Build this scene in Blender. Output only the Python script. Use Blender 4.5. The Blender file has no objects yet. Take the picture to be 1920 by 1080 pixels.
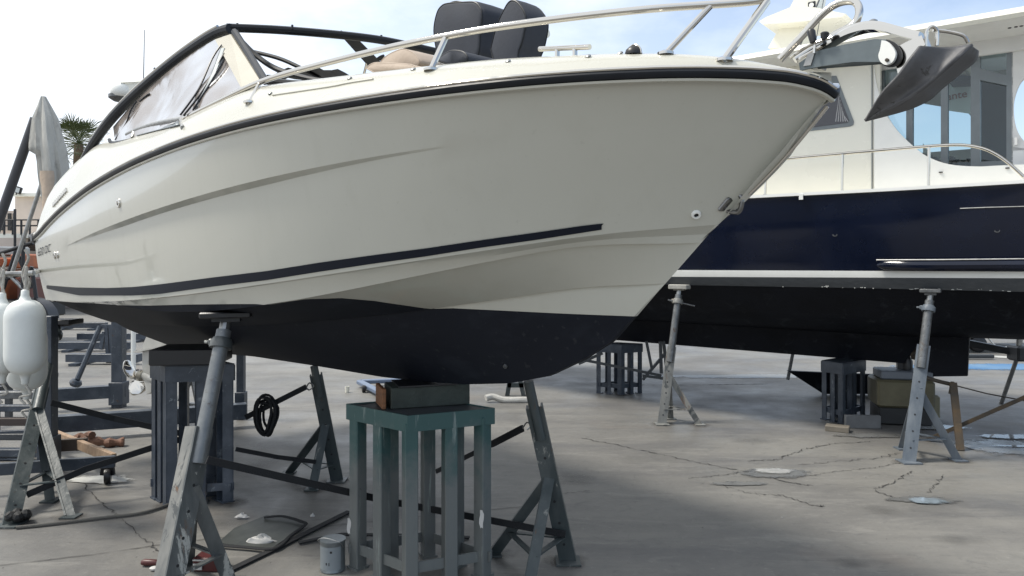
import bpy, math, random
import numpy as np
from mathutils import Vector, Matrix, Euler
from mathutils.bvhtree import BVHTree
random.seed(7)
R = math.radians
S = bpy.context.scene
# ---------------------------------------------------------------- camera, sky, sun, exposure
EYE, HOR, F = 1.55, 490.0, 1400.0
cam = bpy.data.objects.new("camera", bpy.data.cameras.new("camera"))
S.collection.objects.link(cam)
cam.location = (0, 0, EYE); cam.rotation_euler = (R(90), 0, 0)
cam.data.lens = 36 * F / 1920; cam.data.sensor_width = 36
cam.data.shift_y = -(540 - HOR) / 1920
cam.data.clip_start = 0.05; cam.data.clip_end = 3000
S.camera = cam
SUN_AZ, SUN_EL = -84.0, 57.0                       # azimuth from +Y (negative = to the left), elevation
sd = Vector((math.sin(R(SUN_AZ)) * math.cos(R(SUN_EL)), math.cos(R(SUN_AZ)) * math.cos(R(SUN_EL)), math.sin(R(SUN_EL))))
W = bpy.data.worlds.new("World"); S.world = W; W.use_nodes = True
nt = W.node_tree; nt.nodes.clear()
wo = nt.nodes.new("ShaderNodeOutputWorld"); bg = nt.nodes.new("ShaderNodeBackground")
sky = nt.nodes.new("ShaderNodeTexSky"); sky.sky_type = 'NISHITA'; sky.sun_disc = False
sky.sun_elevation = R(SUN_EL); sky.sun_rotation = R(SUN_AZ); sky.dust_density = 1.2; sky.air_density = 1.0; sky.ozone_density = 1.5
tc = nt.nodes.new("ShaderNodeTexCoord")
sep = nt.nodes.new("ShaderNodeSeparateXYZ"); nt.links.new(tc.outputs["Generated"], sep.inputs[0])
def wmath(op, a, b=None, clamp=False):
    n = nt.nodes.new("ShaderNodeMath"); n.operation = op; n.use_clamp = clamp
    for i, v in enumerate((a, b)):
        if v is None: continue
        if isinstance(v, (int, float)): n.inputs[i].default_value = v
        else: nt.links.new(v, n.inputs[i])
    return n.outputs[0]
zc = wmath('ADD', wmath('MAXIMUM', sep.outputs[2], 0.0), 0.22)
cx = wmath('DIVIDE', sep.outputs[0], zc); cy = wmath('DIVIDE', sep.outputs[1], zc)
comb = nt.nodes.new("ShaderNodeCombineXYZ"); nt.links.new(cx, comb.inputs[0]); nt.links.new(cy, comb.inputs[1])
noi = nt.nodes.new("ShaderNodeTexNoise"); noi.inputs["Scale"].default_value = 1.7; noi.inputs["Detail"].default_value = 7; noi.inputs["Roughness"].default_value = 0.58
nt.links.new(comb.outputs[0], noi.inputs["Vector"])
rmp = nt.nodes.new("ShaderNodeMapRange"); rmp.inputs[1].default_value = 0.42; rmp.inputs[2].default_value = 0.78
nt.links.new(noi.outputs["Fac"], rmp.inputs[0])
# bright veil of thin cloud round the sun's side of the sky (a wide halo centred on the sun)
dot = nt.nodes.new("ShaderNodeVectorMath"); dot.operation = 'DOT_PRODUCT'
nt.links.new(tc.outputs["Generated"], dot.inputs[0]); dot.inputs[1].default_value = sd
veil = nt.nodes.new("ShaderNodeMapRange"); veil.inputs[1].default_value = -0.15; veil.inputs[2].default_value = 0.72; veil.inputs[4].default_value = 1.0
nt.links.new(dot.outputs["Value"], veil.inputs[0])
hz = wmath('MULTIPLY', wmath('SUBTRACT', 1.0, wmath('MULTIPLY', wmath('MAXIMUM', sep.outputs[2], 0.0), 3.2), True), 0.45)   # pale haze low over the horizon, all round
vp = wmath('ADD', wmath('POWER', veil.outputs[0], 1.3), hz)
cf = wmath('ADD', wmath('MULTIPLY', wmath('MULTIPLY', rmp.outputs[0], 0.9), wmath('ADD', veil.outputs[0], 0.25)), vp, True)
mixc = nt.nodes.new("ShaderNodeMix"); mixc.data_type = 'RGBA'
nt.links.new(cf, mixc.inputs[0]); nt.links.new(sky.outputs[0], mixc.inputs[6]); mixc.inputs[7].default_value = (5.6, 5.95, 6.4, 1)
nt.links.new(mixc.outputs[2], bg.inputs[0]); bg.inputs[1].default_value = 0.15
nt.links.new(bg.outputs[0], wo.inputs[0])
sun = bpy.data.objects.new("sun", bpy.data.lights.new("sun", 'SUN')); S.collection.objects.link(sun)
sun.data.energy = 3.0; sun.data.angle = R(12.0); sun.data.color = (1, 0.95, 0.86)
sun.rotation_euler = (-sd).to_track_quat('-Z', 'Y').to_euler()
S.view_settings.view_transform = 'Standard'; S.view_settings.look = 'None'; S.view_settings.gamma = 1
S.view_settings.use_curve_mapping = False; S.view_settings.exposure = 0.45
S.render.engine = 'CYCLES'; S.cycles.use_denoising = True; S.cycles.max_bounces = 8; S.cycles.transparent_max_bounces = 12
C = S.collection

# ---------------------------------------------------------------- materials
MATS = {}
def mat(name, col, rough=0.5, metal=0.0, coat=0.0, var=0.0, vscale=6.0, col2=None, bump=0.0, bscale=40.0, alpha=1.0, rvar=0.0, stretch=None, thr=None, spec=0.5, ior=1.5, chip=None, chip2=None):
    m = bpy.data.materials.new(name); m.use_nodes = True; t = m.node_tree
    b = t.nodes["Principled BSDF"]
    b.inputs["Base Color"].default_value = (*col, 1); b.inputs["Roughness"].default_value = rough
    b.inputs["Metallic"].default_value = metal; b.inputs["Coat Weight"].default_value = coat; b.inputs["Coat Roughness"].default_value = 0.06
    b.inputs["Alpha"].default_value = alpha; b.inputs["Specular IOR Level"].default_value = spec; b.inputs["IOR"].default_value = ior
    co = t.nodes.new("ShaderNodeTexCoord"); mp = t.nodes.new("ShaderNodeMapping"); t.links.new(co.outputs["Object"], mp.inputs[0])
    if stretch: mp.inputs["Scale"].default_value = stretch
    if var or col2 or rvar:
        n = t.nodes.new("ShaderNodeTexNoise"); n.inputs["Scale"].default_value = vscale; n.inputs["Detail"].default_value = 6; n.inputs["Roughness"].default_value = 0.62
        t.links.new(mp.outputs[0], n.inputs["Vector"])
        mr = t.nodes.new("ShaderNodeMapRange"); lo, hi = thr or (0.32, 0.68)
        mr.inputs[1].default_value = lo; mr.inputs[2].default_value = hi; t.links.new(n.outputs["Fac"], mr.inputs[0])
        mx = t.nodes.new("ShaderNodeMix"); mx.data_type = 'RGBA'; t.links.new(mr.outputs[0], mx.inputs[0])
        c2 = col2 or tuple(c * (1 + var) for c in col)
        c1 = col if col2 else tuple(c * (1 - var) for c in col)
        mx.inputs[6].default_value = (*c1, 1); mx.inputs[7].default_value = (*c2, 1)
        t.links.new(mx.outputs[2], b.inputs["Base Color"])
        if rvar:
            m2 = t.nodes.new("ShaderNodeMapRange"); m2.inputs[3].default_value = max(0.03, rough - rvar); m2.inputs[4].default_value = rough + rvar
            t.links.new(mr.outputs[0], m2.inputs[0]); t.links.new(m2.outputs[0], b.inputs["Roughness"])
    for ch in (chip, chip2):
        if not ch: continue
        cc_, csc, clo, chi = ch                      # worn spots: colour, size, threshold range
        n3 = t.nodes.new("ShaderNodeTexNoise"); n3.inputs["Scale"].default_value = csc; n3.inputs["Detail"].default_value = 9; n3.inputs["Roughness"].default_value = 0.72; n3.inputs["Distortion"].default_value = 0.6
        t.links.new(mp.outputs[0], n3.inputs["Vector"])
        m3 = t.nodes.new("ShaderNodeMapRange"); m3.inputs[1].default_value = clo; m3.inputs[2].default_value = chi; t.links.new(n3.outputs["Fac"], m3.inputs[0])
        x3 = t.nodes.new("ShaderNodeMix"); x3.data_type = 'RGBA'; t.links.new(m3.outputs[0], x3.inputs[0])
        src = b.inputs["Base Color"].links[0].from_socket if b.inputs["Base Color"].links else None
        if src: t.links.new(src, x3.inputs[6])
        else: x3.inputs[6].default_value = (*col, 1)
        x3.inputs[7].default_value = (*cc_, 1); t.links.new(x3.outputs[2], b.inputs["Base Color"])
    if bump:
        n2 = t.nodes.new("ShaderNodeTexNoise"); n2.inputs["Scale"].default_value = bscale; n2.inputs["Detail"].default_value = 4
        t.links.new(mp.outputs[0], n2.inputs["Vector"])
        bp = t.nodes.new("ShaderNodeBump"); bp.inputs["Strength"].default_value = bump; bp.inputs["Distance"].default_value = 0.01
        t.links.new(n2.outputs["Fac"], bp.inputs["Height"]); t.links.new(bp.outputs[0], b.inputs["Normal"])
    MATS[name] = m
    return m
M_deck = mat("deck_gelcoat", (0.50, 0.485, 0.415), 0.28, coat=0.3, var=0.02, vscale=2.5, rvar=0.05)
M_cream = mat("cream_gelcoat", (0.80, 0.78, 0.69), 0.28, coat=0.3, var=0.03, vscale=1.2, rvar=0.08)
M_navy = mat("navy_gelcoat", (0.0045, 0.0075, 0.020), 0.14, coat=0.15, spec=.35, var=0.25, vscale=1.5, rvar=0.05)
M_anti = mat("black_antifouling", (0.005, 0.0065, 0.011), 0.62, spec=.2, chip=((.02, .024, .03), 5, .56, .66), chip2=((.05, .05, .05), 22, .66, .70), var=0.35, vscale=2.2, bump=0.15, bscale=60)
M_boot = mat("worn_grey_boot_top", (0.035, 0.04, 0.045), 0.5, col2=(0.055, 0.06, 0.065), vscale=9, bump=0.2, stretch=(1, 1, 4))
M_white = mat("white_paint", (0.80, 0.80, 0.76), 0.3, coat=0.3, var=0.03)
M_rub = mat("black_rubber", (0.008, 0.010, 0.014), 0.42, var=0.3, vscale=4, rvar=0.08, spec=.3)
M_steel = mat("polished_steel", (0.62, 0.59, 0.54), 0.07, metal=1.0, rvar=0.05, vscale=14)
M_dsteel = mat("dull_steel", (0.35, 0.35, 0.34), 0.36, metal=0.9, var=0.2, vscale=20)
M_galv = mat("anchor_galvanised", (0.10, 0.10, 0.105), 0.62, metal=0.2, chip=((.17, .165, .155), 14, .58, .68), chip2=((.05, .048, .045), 22, .60, .66), var=0.28, vscale=11, bump=0.12, bscale=60, rvar=0.1)
M_arm = mat("grey_roller_arm", (0.13, 0.155, 0.165), 0.42, metal=0.3, var=0.15, vscale=9)
M_cover = mat("charcoal_cover_fabric", (0.024, 0.029, 0.042), 0.75, var=0.2, vscale=3, bump=0.06, bscale=60)
M_tan = mat("tan_cushion", (0.42, 0.34, 0.27), 0.7, var=0.1, vscale=6, bump=0.2)
M_black = mat("black_plastic", (0.012, 0.012, 0.014), 0.4)
M_decal = mat("dark_vinyl_decal", (0.006, 0.009, 0.018), 0.45, spec=.2)
M_stand = mat("worn_grey_green_steel", (0.040, 0.052, 0.054), 0.55, col2=(0.10, 0.11, 0.108), vscale=7, bump=0.25, bscale=30, stretch=(1, 1, 0.35), thr=(0.45, 0.8), rvar=0.12, chip=((.22, .22, .20), 13, .62, .66), chip2=((.10, .05, .025), 9, .63, .70))
M_standb = mat("blue_grey_steel", (0.036, 0.047, 0.064), 0.5, col2=(0.10, 0.115, 0.14), vscale=6, bump=0.25, bscale=30, thr=(0.45, 0.85), rvar=0.12, chip=((.15, .17, .19), 13, .60, .66), chip2=((.07, .04, .025), 8, .64, .70))
M_standl = mat("pale_worn_steel", (0.11, 0.115, 0.112), 0.5, col2=(0.25, 0.245, 0.225), vscale=8, bump=0.3, bscale=25, stretch=(1, 1, 0.3), rvar=0.1, chip=((.07, .075, .075), 11, .56, .60), chip2=((.14, .075, .04), 9, .62, .68))
M_tube = mat("galvanised_tube", (0.14, 0.145, 0.148), 0.42, metal=0.5, var=0.3, vscale=18, bump=0.1, chip=((.10, .07, .05), 12, .60, .68), chip2=((.06, .06, .06), 30, .58, .64))
M_strap = mat("black_webbing", (0.010, 0.011, 0.013), 0.8, bump=0.5, bscale=200)
M_orange_wood = mat("orange_brown_wood", (0.20, 0.085, 0.035), 0.6, var=0.3, vscale=10, stretch=(1, 1, 6), bump=0.3)
M_dkwood = mat("dark_painted_wood", (0.035, 0.045, 0.038), 0.6, var=0.3, vscale=8, bump=0.3)
M_wood = mat("raw_wood", (0.42, 0.30, 0.20), 0.7, col2=(0.25, 0.16, 0.10), vscale=10, stretch=(4, 1, 1), bump=0.3)
M_rust = mat("rusty_brown_steel", (0.085, 0.055, 0.026), 0.7, col2=(0.035, 0.032, 0.028), vscale=9, bump=0.4)
M_fender = mat("white_vinyl_fender", (0.66, 0.68, 0.66), 0.38, var=0.06, vscale=5, rvar=0.06)
M_rope = mat("grey_rope", (0.42, 0.40, 0.36), 0.85, var=0.25, vscale=60, bump=0.6, bscale=160)
M_cloth = mat("grey_canvas", (0.36, 0.35, 0.32), 0.85, col2=(0.50, 0.49, 0.45), vscale=3, bump=1.0, bscale=5, stretch=(2.2, 2.2, .7), chip=((.22, .21, .19), 2.5, .55, .72))
M_beige = mat("beige_render", (0.55, 0.47, 0.41), 0.8, var=0.08, vscale=1.5)
M_orange = mat("orange_paint", (0.55, 0.16, 0.05), 0.5, col2=(0.32, 0.10, 0.05), vscale=4)
M_palm = mat("palm_leaf", (0.045, 0.075, 0.022), 0.6, col2=(0.085, 0.10, 0.035), vscale=5)
M_bark = mat("palm_bark", (0.12, 0.09, 0.06), 0.9, var=0.3, vscale=8, bump=0.6)
M_roofg = mat("grey_headliner", (0.74, 0.74, 0.73), 0.6, var=0.06, vscale=3)
M_frame = mat("grey_aluminium_frame", (0.17, 0.19, 0.20), 0.4, metal=0.4, var=0.1)
M_dark = mat("dark_interior", (0.02, 0.022, 0.024), 0.6, var=0.3, vscale=4)
M_paper = mat("crumpled_white_paper", (0.50, 0.49, 0.47), 0.8, bump=0.6, bscale=30)
M_red = mat("dark_red_plastic", (0.075, 0.014, 0.013), 0.45, var=0.2)
M_can = mat("dented_blue_grey_tin", (0.17, 0.19, 0.20), 0.35, metal=0.5, var=0.15, vscale=14)
M_gen = mat("olive_plastic", (0.11, 0.10, 0.06), 0.55, var=0.2)
M_bluep = mat("blue_floor_paint", (0.055, 0.16, 0.32), 0.6, col2=(0.12, 0.22, 0.34), vscale=2.2, bump=0.1)

def glassy(name, tint, trans, rough=0.03):
    m = bpy.data.materials.new(name); m.use_nodes = True; t = m.node_tree; t.nodes.clear()
    o = t.nodes.new("ShaderNodeOutputMaterial"); tr = t.nodes.new("ShaderNodeBsdfTransparent"); tr.inputs[0].default_value = (*tint, 1)
    gl = t.nodes.new("ShaderNodeBsdfGlossy"); gl.inputs["Roughness"].default_value = rough; gl.inputs[0].default_value = (0.9, 0.92, 0.95, 1)
    fr = t.nodes.new("ShaderNodeFresnel"); fr.inputs[0].default_value = 1.5 if trans == 1 else 1.22
    mx = t.nodes.new("ShaderNodeMixShader"); t.links.new(fr.outputs[0], mx.inputs[0]); t.links.new(tr.outputs[0], mx.inputs[1]); t.links.new(gl.outputs[0], mx.inputs[2])
    if trans < 1:
        df = t.nodes.new("ShaderNodeBsdfDiffuse"); df.inputs[0].default_value = (0.27, 0.235, 0.21, 1)
        n = t.nodes.new("ShaderNodeTexNoise"); n.inputs["Scale"].default_value = 2.2; n.inputs["Detail"].default_value = 3; n.inputs["Distortion"].default_value = 1.2
        co = t.nodes.new("ShaderNodeTexCoord"); t.links.new(co.outputs["Object"], n.inputs["Vector"])
        mr = t.nodes.new("ShaderNodeMapRange"); mr.inputs[1].default_value = 0.35; mr.inputs[2].default_value = 0.65; mr.inputs[3].default_value = 0.25; mr.inputs[4].default_value = 0.70
        t.links.new(n.outputs["Fac"], mr.inputs[0])
        m3 = t.nodes.new("ShaderNodeMixShader"); t.links.new(mr.outputs[0], m3.inputs[0]); t.links.new(mx.outputs[0], m3.inputs[1]); t.links.new(df.outputs[0], m3.inputs[2]); t.links.new(m3.outputs[0], o.inputs[0])
        bp = t.nodes.new("ShaderNodeBump"); bp.inputs["Strength"].default_value = 0.5; bp.inputs["Distance"].default_value = 0.03
        t.links.new(n.outputs["Fac"], bp.inputs["Height"]); t.links.new(bp.outputs[0], gl.inputs["Normal"])
    else:
        t.links.new(mx.outputs[0], o.inputs[0])
    MATS[name] = m
    return m
M_glass = glassy("tinted_cabin_glass", (0.74, 0.82, 0.84), 1.0)
M_vinyl = glassy("clear_vinyl_panel", (0.90, 0.88, 0.86), 0.62, 0.12)

# ---------------------------------------------------------------- mesh helpers
class MB:
    def __init__(s): s.v = []; s.f = []; s.m = []
    def add(s, vs, fs, mi=0):
        k = len(s.v); s.v += [tuple(v) for v in vs]; s.f += [tuple(i + k for i in f) for f in fs]; s.m += [mi] * len(fs); return s
    def box(s, c, size, rot=None, mi=0, taper=1.0, bev=0.0):
        x, y, z = [d / 2 for d in size]; Rm = rot if rot else Matrix.Identity(3); c = Vector(c)
        b = min(bev, x * .9, y * .9, z * .9)
        if b <= 0:
            P = [(-x, -y, -z), (x, -y, -z), (x, y, -z), (-x, y, -z), (-x*taper, -y*taper, z), (x*taper, -y*taper, z), (x*taper, y*taper, z), (-x*taper, y*taper, z)]
            return s.add([c + Rm @ Vector(p) for p in P], [(0, 3, 2, 1), (4, 5, 6, 7), (0, 1, 5, 4), (1, 2, 6, 5), (2, 3, 7, 6), (3, 0, 4, 7)], mi)
        rings = []
        def ring(ix, iy, zz, ch):
            return [(-ix+ch, -iy, zz), (ix-ch, -iy, zz), (ix, -iy+ch, zz), (ix, iy-ch, zz), (ix-ch, iy, zz), (-ix+ch, iy, zz), (-ix, iy-ch, zz), (-ix, -iy+ch, zz)]
        P = ring(x-b, y-b, -z, b*.4) + ring(x, y, -z+b, b) + ring(x*taper, y*taper, z-b, b) + ring(x*taper-b, y*taper-b, z, b*.4)
        fs = [tuple(range(7, -1, -1)), tuple(range(24, 32))]
        for k in range(3):
            for i in range(8):
                j = (i+1) % 8; fs.append((k*8+i, k*8+j, k*8+8+j, k*8+8+i))
        return s.add([c + Rm @ Vector(p) for p in P], fs, mi)
    def bar(s, a, b, w, h, up=(0, 0, 1), mi=0, bev=0.0):
        a, b = Vector(a), Vector(b); d = b - a; L = d.length; z = d.normalized()
        u = Vector(up); x = u.cross(z)
        if x.length < 1e-4: x = Vector((1, 0, 0)).cross(z)
        x.normalize(); y = z.cross(x)
        return s.box((a+b)/2, (w, h, L), Matrix((x, y, z)).transposed(), mi, bev=bev)
    def tube(s, pts, r, n=10, mi=0, cap=True, flat=1.0, up=None):
        pts = [Vector(p) for p in pts]; k = len(pts); rs = [float(np.interp(i/(k-1), [j/(len(r)-1) for j in range(len(r))], r)) for i in range(k)] if isinstance(r, (list, tuple)) else [r] * k
        vs = []; pn = None
        for i, p in enumerate(pts):
            d = (pts[min(i+1, k-1)] - pts[max(i-1, 0)]).normalized()
            if pn is None:
                u = Vector(up) if up else (Vector((0, 0, 1)) if abs(d.z) < .9 else Vector((1, 0, 0)))
                x = u.cross(d).normalized()
            else:
                x = (pn - d * pn.dot(d)).normalized()
            pn = x; y = d.cross(x)
            for j in range(n):
                a = 2 * math.pi * j / n
                vs.append(p + x * math.cos(a) * rs[i] + y * math.sin(a) * rs[i] * flat)
        fs = [(i*n+j, i*n+(j+1) % n, (i+1)*n+(j+1) % n, (i+1)*n+j) for i in range(k-1) for j in range(n)]
        if cap: fs += [tuple(range(n-1, -1, -1)), tuple(range((k-1)*n, k*n))]
        return s.add(vs, fs, mi)
    def lathe(s, prof, c=(0, 0, 0), axis=(0, 0, 1), n=24, mi=0):
        z = Vector(axis).normalized(); x = z.orthogonal().normalized(); y = z.cross(x); c = Vector(c)
        vs = [c + z * h + (x * math.cos(2*math.pi*j/n) + y * math.sin(2*math.pi*j/n)) * r for r, h in prof for j in range(n)]
        k = len(prof)
        fs = [(i*n+j, i*n+(j+1) % n, (i+1)*n+(j+1) % n, (i+1)*n+j) for i in range(k-1) for j in range(n)]
        if prof[0][0] > 1e-4: fs.append(tuple(range(n-1, -1, -1)))
        if prof[-1][0] > 1e-4: fs.append(tuple(range((k-1)*n, k*n)))
        return s.add(vs, fs, mi)
    def grid(s, rows, mi=0, closed=False):
        n = len(rows[0]); vs = [p for r in rows for p in r]
        m = n if closed else n-1
        return s.add(vs, [(i*n+j, i*n+(j+1) % n, (i+1)*n+(j+1) % n, (i+1)*n+j) for i in range(len(rows)-1) for j in range(m)], mi)
    def plate(s, poly, off, mi=0):
        """a flat outline given real thickness along vector off"""
        n = len(poly); off = Vector(off); P = [Vector(p) for p in poly]
        return s.add(P + [p + off for p in P], [tuple(range(n-1, -1, -1)), tuple(range(n, 2*n))] + [(i, (i+1) % n, n+(i+1) % n, n+i) for i in range(n)], mi)
    def build(s, name, m, parent=None, smooth=35, loc=None, label=None):
        me = bpy.data.meshes.new(name); me.from_pydata(s.v, [], s.f)
        for mm in (m if isinstance(m, (list, tuple)) else [m]): me.materials.append(mm)
        if any(s.m): me.polygons.foreach_set("material_index", s.m)
        if smooth:
            me.polygons.foreach_set("use_smooth", [True] * len(me.polygons)); me.update(); me.set_sharp_from_angle(angle=R(smooth))
        me.update()
        o = bpy.data.objects.new(name, me); C.objects.link(o)
        if parent: o.parent = parent
        if loc: o.location = loc
        if label: o["label"] = label
        return o
def recalc(o):
    import bmesh
    b = bmesh.new(); b.from_mesh(o.data); bmesh.ops.remove_doubles(b, verts=b.verts, dist=1e-5); bmesh.ops.recalc_face_normals(b, faces=b.faces); b.to_mesh(o.data); b.free(); o.data.update(); o.data.set_sharp_from_angle(angle=R(32))
def tag(o, label=None, cat=None, group=None, kind=None):
    if label: o["label"] = label
    if cat: o["category"] = cat
    if group: o["group"] = group
    if kind: o["kind"] = kind
    return o
def thing(name, label, cat, loc=(0, 0, 0), rz=0, group=None):
    o = bpy.data.objects.new(name, None); C.objects.link(o); o.location = loc; o.rotation_euler = (0, 0, rz); o.empty_display_size = 0.1
    return tag(o, label, cat, group)
def G(px, py, z=0.0):
    Y = F * (EYE - z) / (py - HOR); return Vector((Y * (px - 960) / F, Y, z))
def P(px, py, Y): return Vector((Y * (px - 960) / F, Y, EYE - (py - HOR) * Y / F))
def lerp(a, b, t): return a + (b - a) * t
def smooth_path(pts, n=6):
    """Catmull-Rom through the points"""
    P_ = [Vector(p) for p in pts]; out = []
    for i in range(len(P_)-1):
        p0, p1, p2, p3 = P_[max(i-1, 0)], P_[i], P_[i+1], P_[min(i+2, len(P_)-1)]
        for k in range(n):
            t = k / n
            out.append(0.5 * ((2*p1) + (p2-p0)*t + (2*p0-5*p1+4*p2-p3)*t*t + (3*p1-p0-3*p2+p3)*t**3))
    out.append(P_[-1]); return out

# ---------------------------------------------------------------- ground
def ground_material():
    m = bpy.data.materials.new("yard_concrete"); m.use_nodes = True; t = m.node_tree; b = t.nodes["Principled BSDF"]
    co = t.nodes.new("ShaderNodeTexCoord")
    def noise(sc, det=6, ro=0.6, st=None, dist=0.0):
        n = t.nodes.new("ShaderNodeTexNoise"); n.inputs["Scale"].default_value = sc; n.inputs["Detail"].default_value = det; n.inputs["Roughness"].default_value = ro; n.inputs["Distortion"].default_value = dist
        if st:
            mp = t.nodes.new("ShaderNodeMapping"); mp.inputs["Scale"].default_value = st; mp.inputs["Rotation"].default_value = (0, 0, 0.25); t.links.new(co.outputs["Object"], mp.inputs[0]); t.links.new(mp.outputs[0], n.inputs["Vector"])
        else: t.links.new(co.outputs["Object"], n.inputs["Vector"])
        return n.outputs["Fac"]
    def rng(x, a, b_, c=0.0, d=1.0):
        n = t.nodes.new("ShaderNodeMapRange"); n.inputs[1].default_value = a; n.inputs[2].default_value = b_; n.inputs[3].default_value = c; n.inputs[4].default_value = d; t.links.new(x, n.inputs[0]); return n.outputs[0]
    def mix(f, a, c):
        n = t.nodes.new("ShaderNodeMix"); n.data_type = 'RGBA'; t.links.new(f, n.inputs[0])
        for i, v in ((6, a), (7, c)):
            if isinstance(v, tuple): n.inputs[i].default_value = (*v, 1)
            else: t.links.new(v, n.inputs[i])
        return n.outputs[2]
    c = mix(rng(noise(0.55, 5, .6, dist=.9), .35, .65), (0.125, 0.121, 0.114), (0.197, 0.189, 0.171))
    c = mix(rng(noise(0.9, 7, .7, (0.35, 1.6, 1)), .48, .68, 0, .75), c, (0.091, 0.090, 0.092))
    c = mix(rng(noise(1.7, 8, .75, (.5, 2.4, 1), dist=1.2), .54, .70, 0, .65), c, (0.244, 0.234, 0.212))
    c = mix(rng(noise(3.1, 9, .78, (.6, 1.8, 1), dist=2.0), .57, .66, 0, .55), c, (0.079, 0.079, 0.078))
    c = mix(rng(noise(0.8, 4, .5), .62, .75, 0, .25), c, (0.192, 0.137, 0.103))
    c = mix(rng(noise(42, 5, .75), .58, .76, 0, .45), c, (0.091, 0.088, 0.083))
    c = mix(rng(noise(7, 8, .8), .63, .7, 0, .6), c, (0.079, 0.079, 0.078))
    c = mix(rng(noise(13, 9, .8), .54, .64, 0, .38), c, (0.085, 0.085, 0.083)); c = mix(rng(noise(19, 9, .8), .56, .66, 0, .30), c, (0.30, 0.29, 0.265)); c = mix(rng(noise(160, 4, .8), .62, .72, 0, .35), c, (0.309, 0.300, 0.263)); c = mix(rng(noise(95, 5, .8), .60, .70, 0, .5), c, (0.072, 0.070, 0.064))
    t.links.new(c, b.inputs["Base Color"])
    t.links.new(rng(noise(1.1, 6, .65), .35, .7, .42, .8), b.inputs["Roughness"])
    bp = t.nodes.new("ShaderNodeBump"); bp.inputs["Strength"].default_value = 0.28; bp.inputs["Distance"].default_value = 0.01
    t.links.new(noise(22, 8, .7), bp.inputs["Height"]); t.links.new(bp.outputs[0], b.inputs["Normal"])
    return m
M_ground = ground_material()
g = MB(); g.add([(-1500, -300, 0), (1500, -300, 0), (1500, 2500, 0), (-1500, 2500, 0)], [(0, 1, 2, 3)])
tag(g.build("ground", M_ground, smooth=0), kind="structure")
M_crack = mat("crack_dirt", (0.05, 0.048, 0.045), 0.9, var=0.3, vscale=20)
M_wet = mat("damp_concrete", (0.095, 0.095, 0.094), 0.3, col2=(0.16, 0.158, 0.150), vscale=7, rvar=0.1)
M_water = mat("puddle_water", (0.22, 0.24, 0.25), 0.03, ior=1.33, col2=(.38, .40, .41), vscale=5)  # pale base colour paints a sky reflection into the water
M_paint_glare = mat("white_paint_and_puddle_glare", (0.56, 0.56, 0.53), 0.5, col2=(0.36, 0.36, 0.34), vscale=9)  # white paint marks; also the painted glare of one puddle
def crack(pts, w=0.006, jit=0.02, z=0.004, name="ground_crack", m=None, sub=16):
    """jagged line lying on the slab, through ground points (pixels of the survey photo turned to metres)"""
    W_ = [G(*p) for p in pts]; L = []
    for i in range(len(W_)-1):
        for k in range(sub): L.append(W_[i].lerp(W_[i+1], k/sub) + Vector((random.uniform(-jit, jit)*.7, random.uniform(-jit, jit)*.7, 0)))
    L.append(W_[-1]); b = MB(); ra = []
    for i, p in enumerate(L):
        d = (L[min(i+1, len(L)-1)] - L[max(i-1, 0)]).normalized(); n_ = Vector((-d.y, d.x, 0)); ww = .62 * w * random.uniform(.15, 1.5) * (0.25 if i in (0, len(L)-1) else 1)
        ra.append([p + n_*ww + Vector((0, 0, z)), p - n_*ww + Vector((0, 0, z))])
    b.grid(ra); return tag(b.build(name, m or M_crack, smooth=0), kind="structure")
crack([(-120, 1075), (180, 1040), (330, 1018), (640, 985), (870, 960), (1060, 945)], .004, .004, name="slab_joint")
crack([(150, 900), (190, 945), (240, 985), (300, 1035)], .007, .02)
crack([(1090, 822), (1160, 835), (1240, 853), (1310, 868), (1400, 885), (1480, 905), (1525, 912)], .009, .022)
crack([(1290, 898), (1350, 892), (1400, 884)], .006, .02)
crack([(1400, 865), (1460, 862), (1500, 845), (1560, 832), (1640, 828)], .007, .03)
crack([(1500, 872), (1570, 866), (1640, 860), (1690, 850)], .006, .03)
crack([(1520, 893), (1570, 884), (1640, 878), (1690, 868)], .005, .02)
crack([(1340, 905), (1400, 925), (1470, 930), (1520, 948), (1545, 950)], .006, .03)
crack([(1640, 918), (1670, 908), (1700, 890), (1712, 884)], .006, .02)
crack([(1640, 920), (1680, 935), (1715, 932)], .006, .02)
crack([(1740, 925), (1755, 908), (1770, 890)], .005, .02)
crack([(1040, 928), (1110, 920)], .004, .01, name="slab_joint")
crack([(1200, 722), (1300, 722), (1380, 721), (1440, 720)], .015, .01)
crack([(440, 770), (640, 772)], .006, .01, name="slab_joint")
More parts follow.
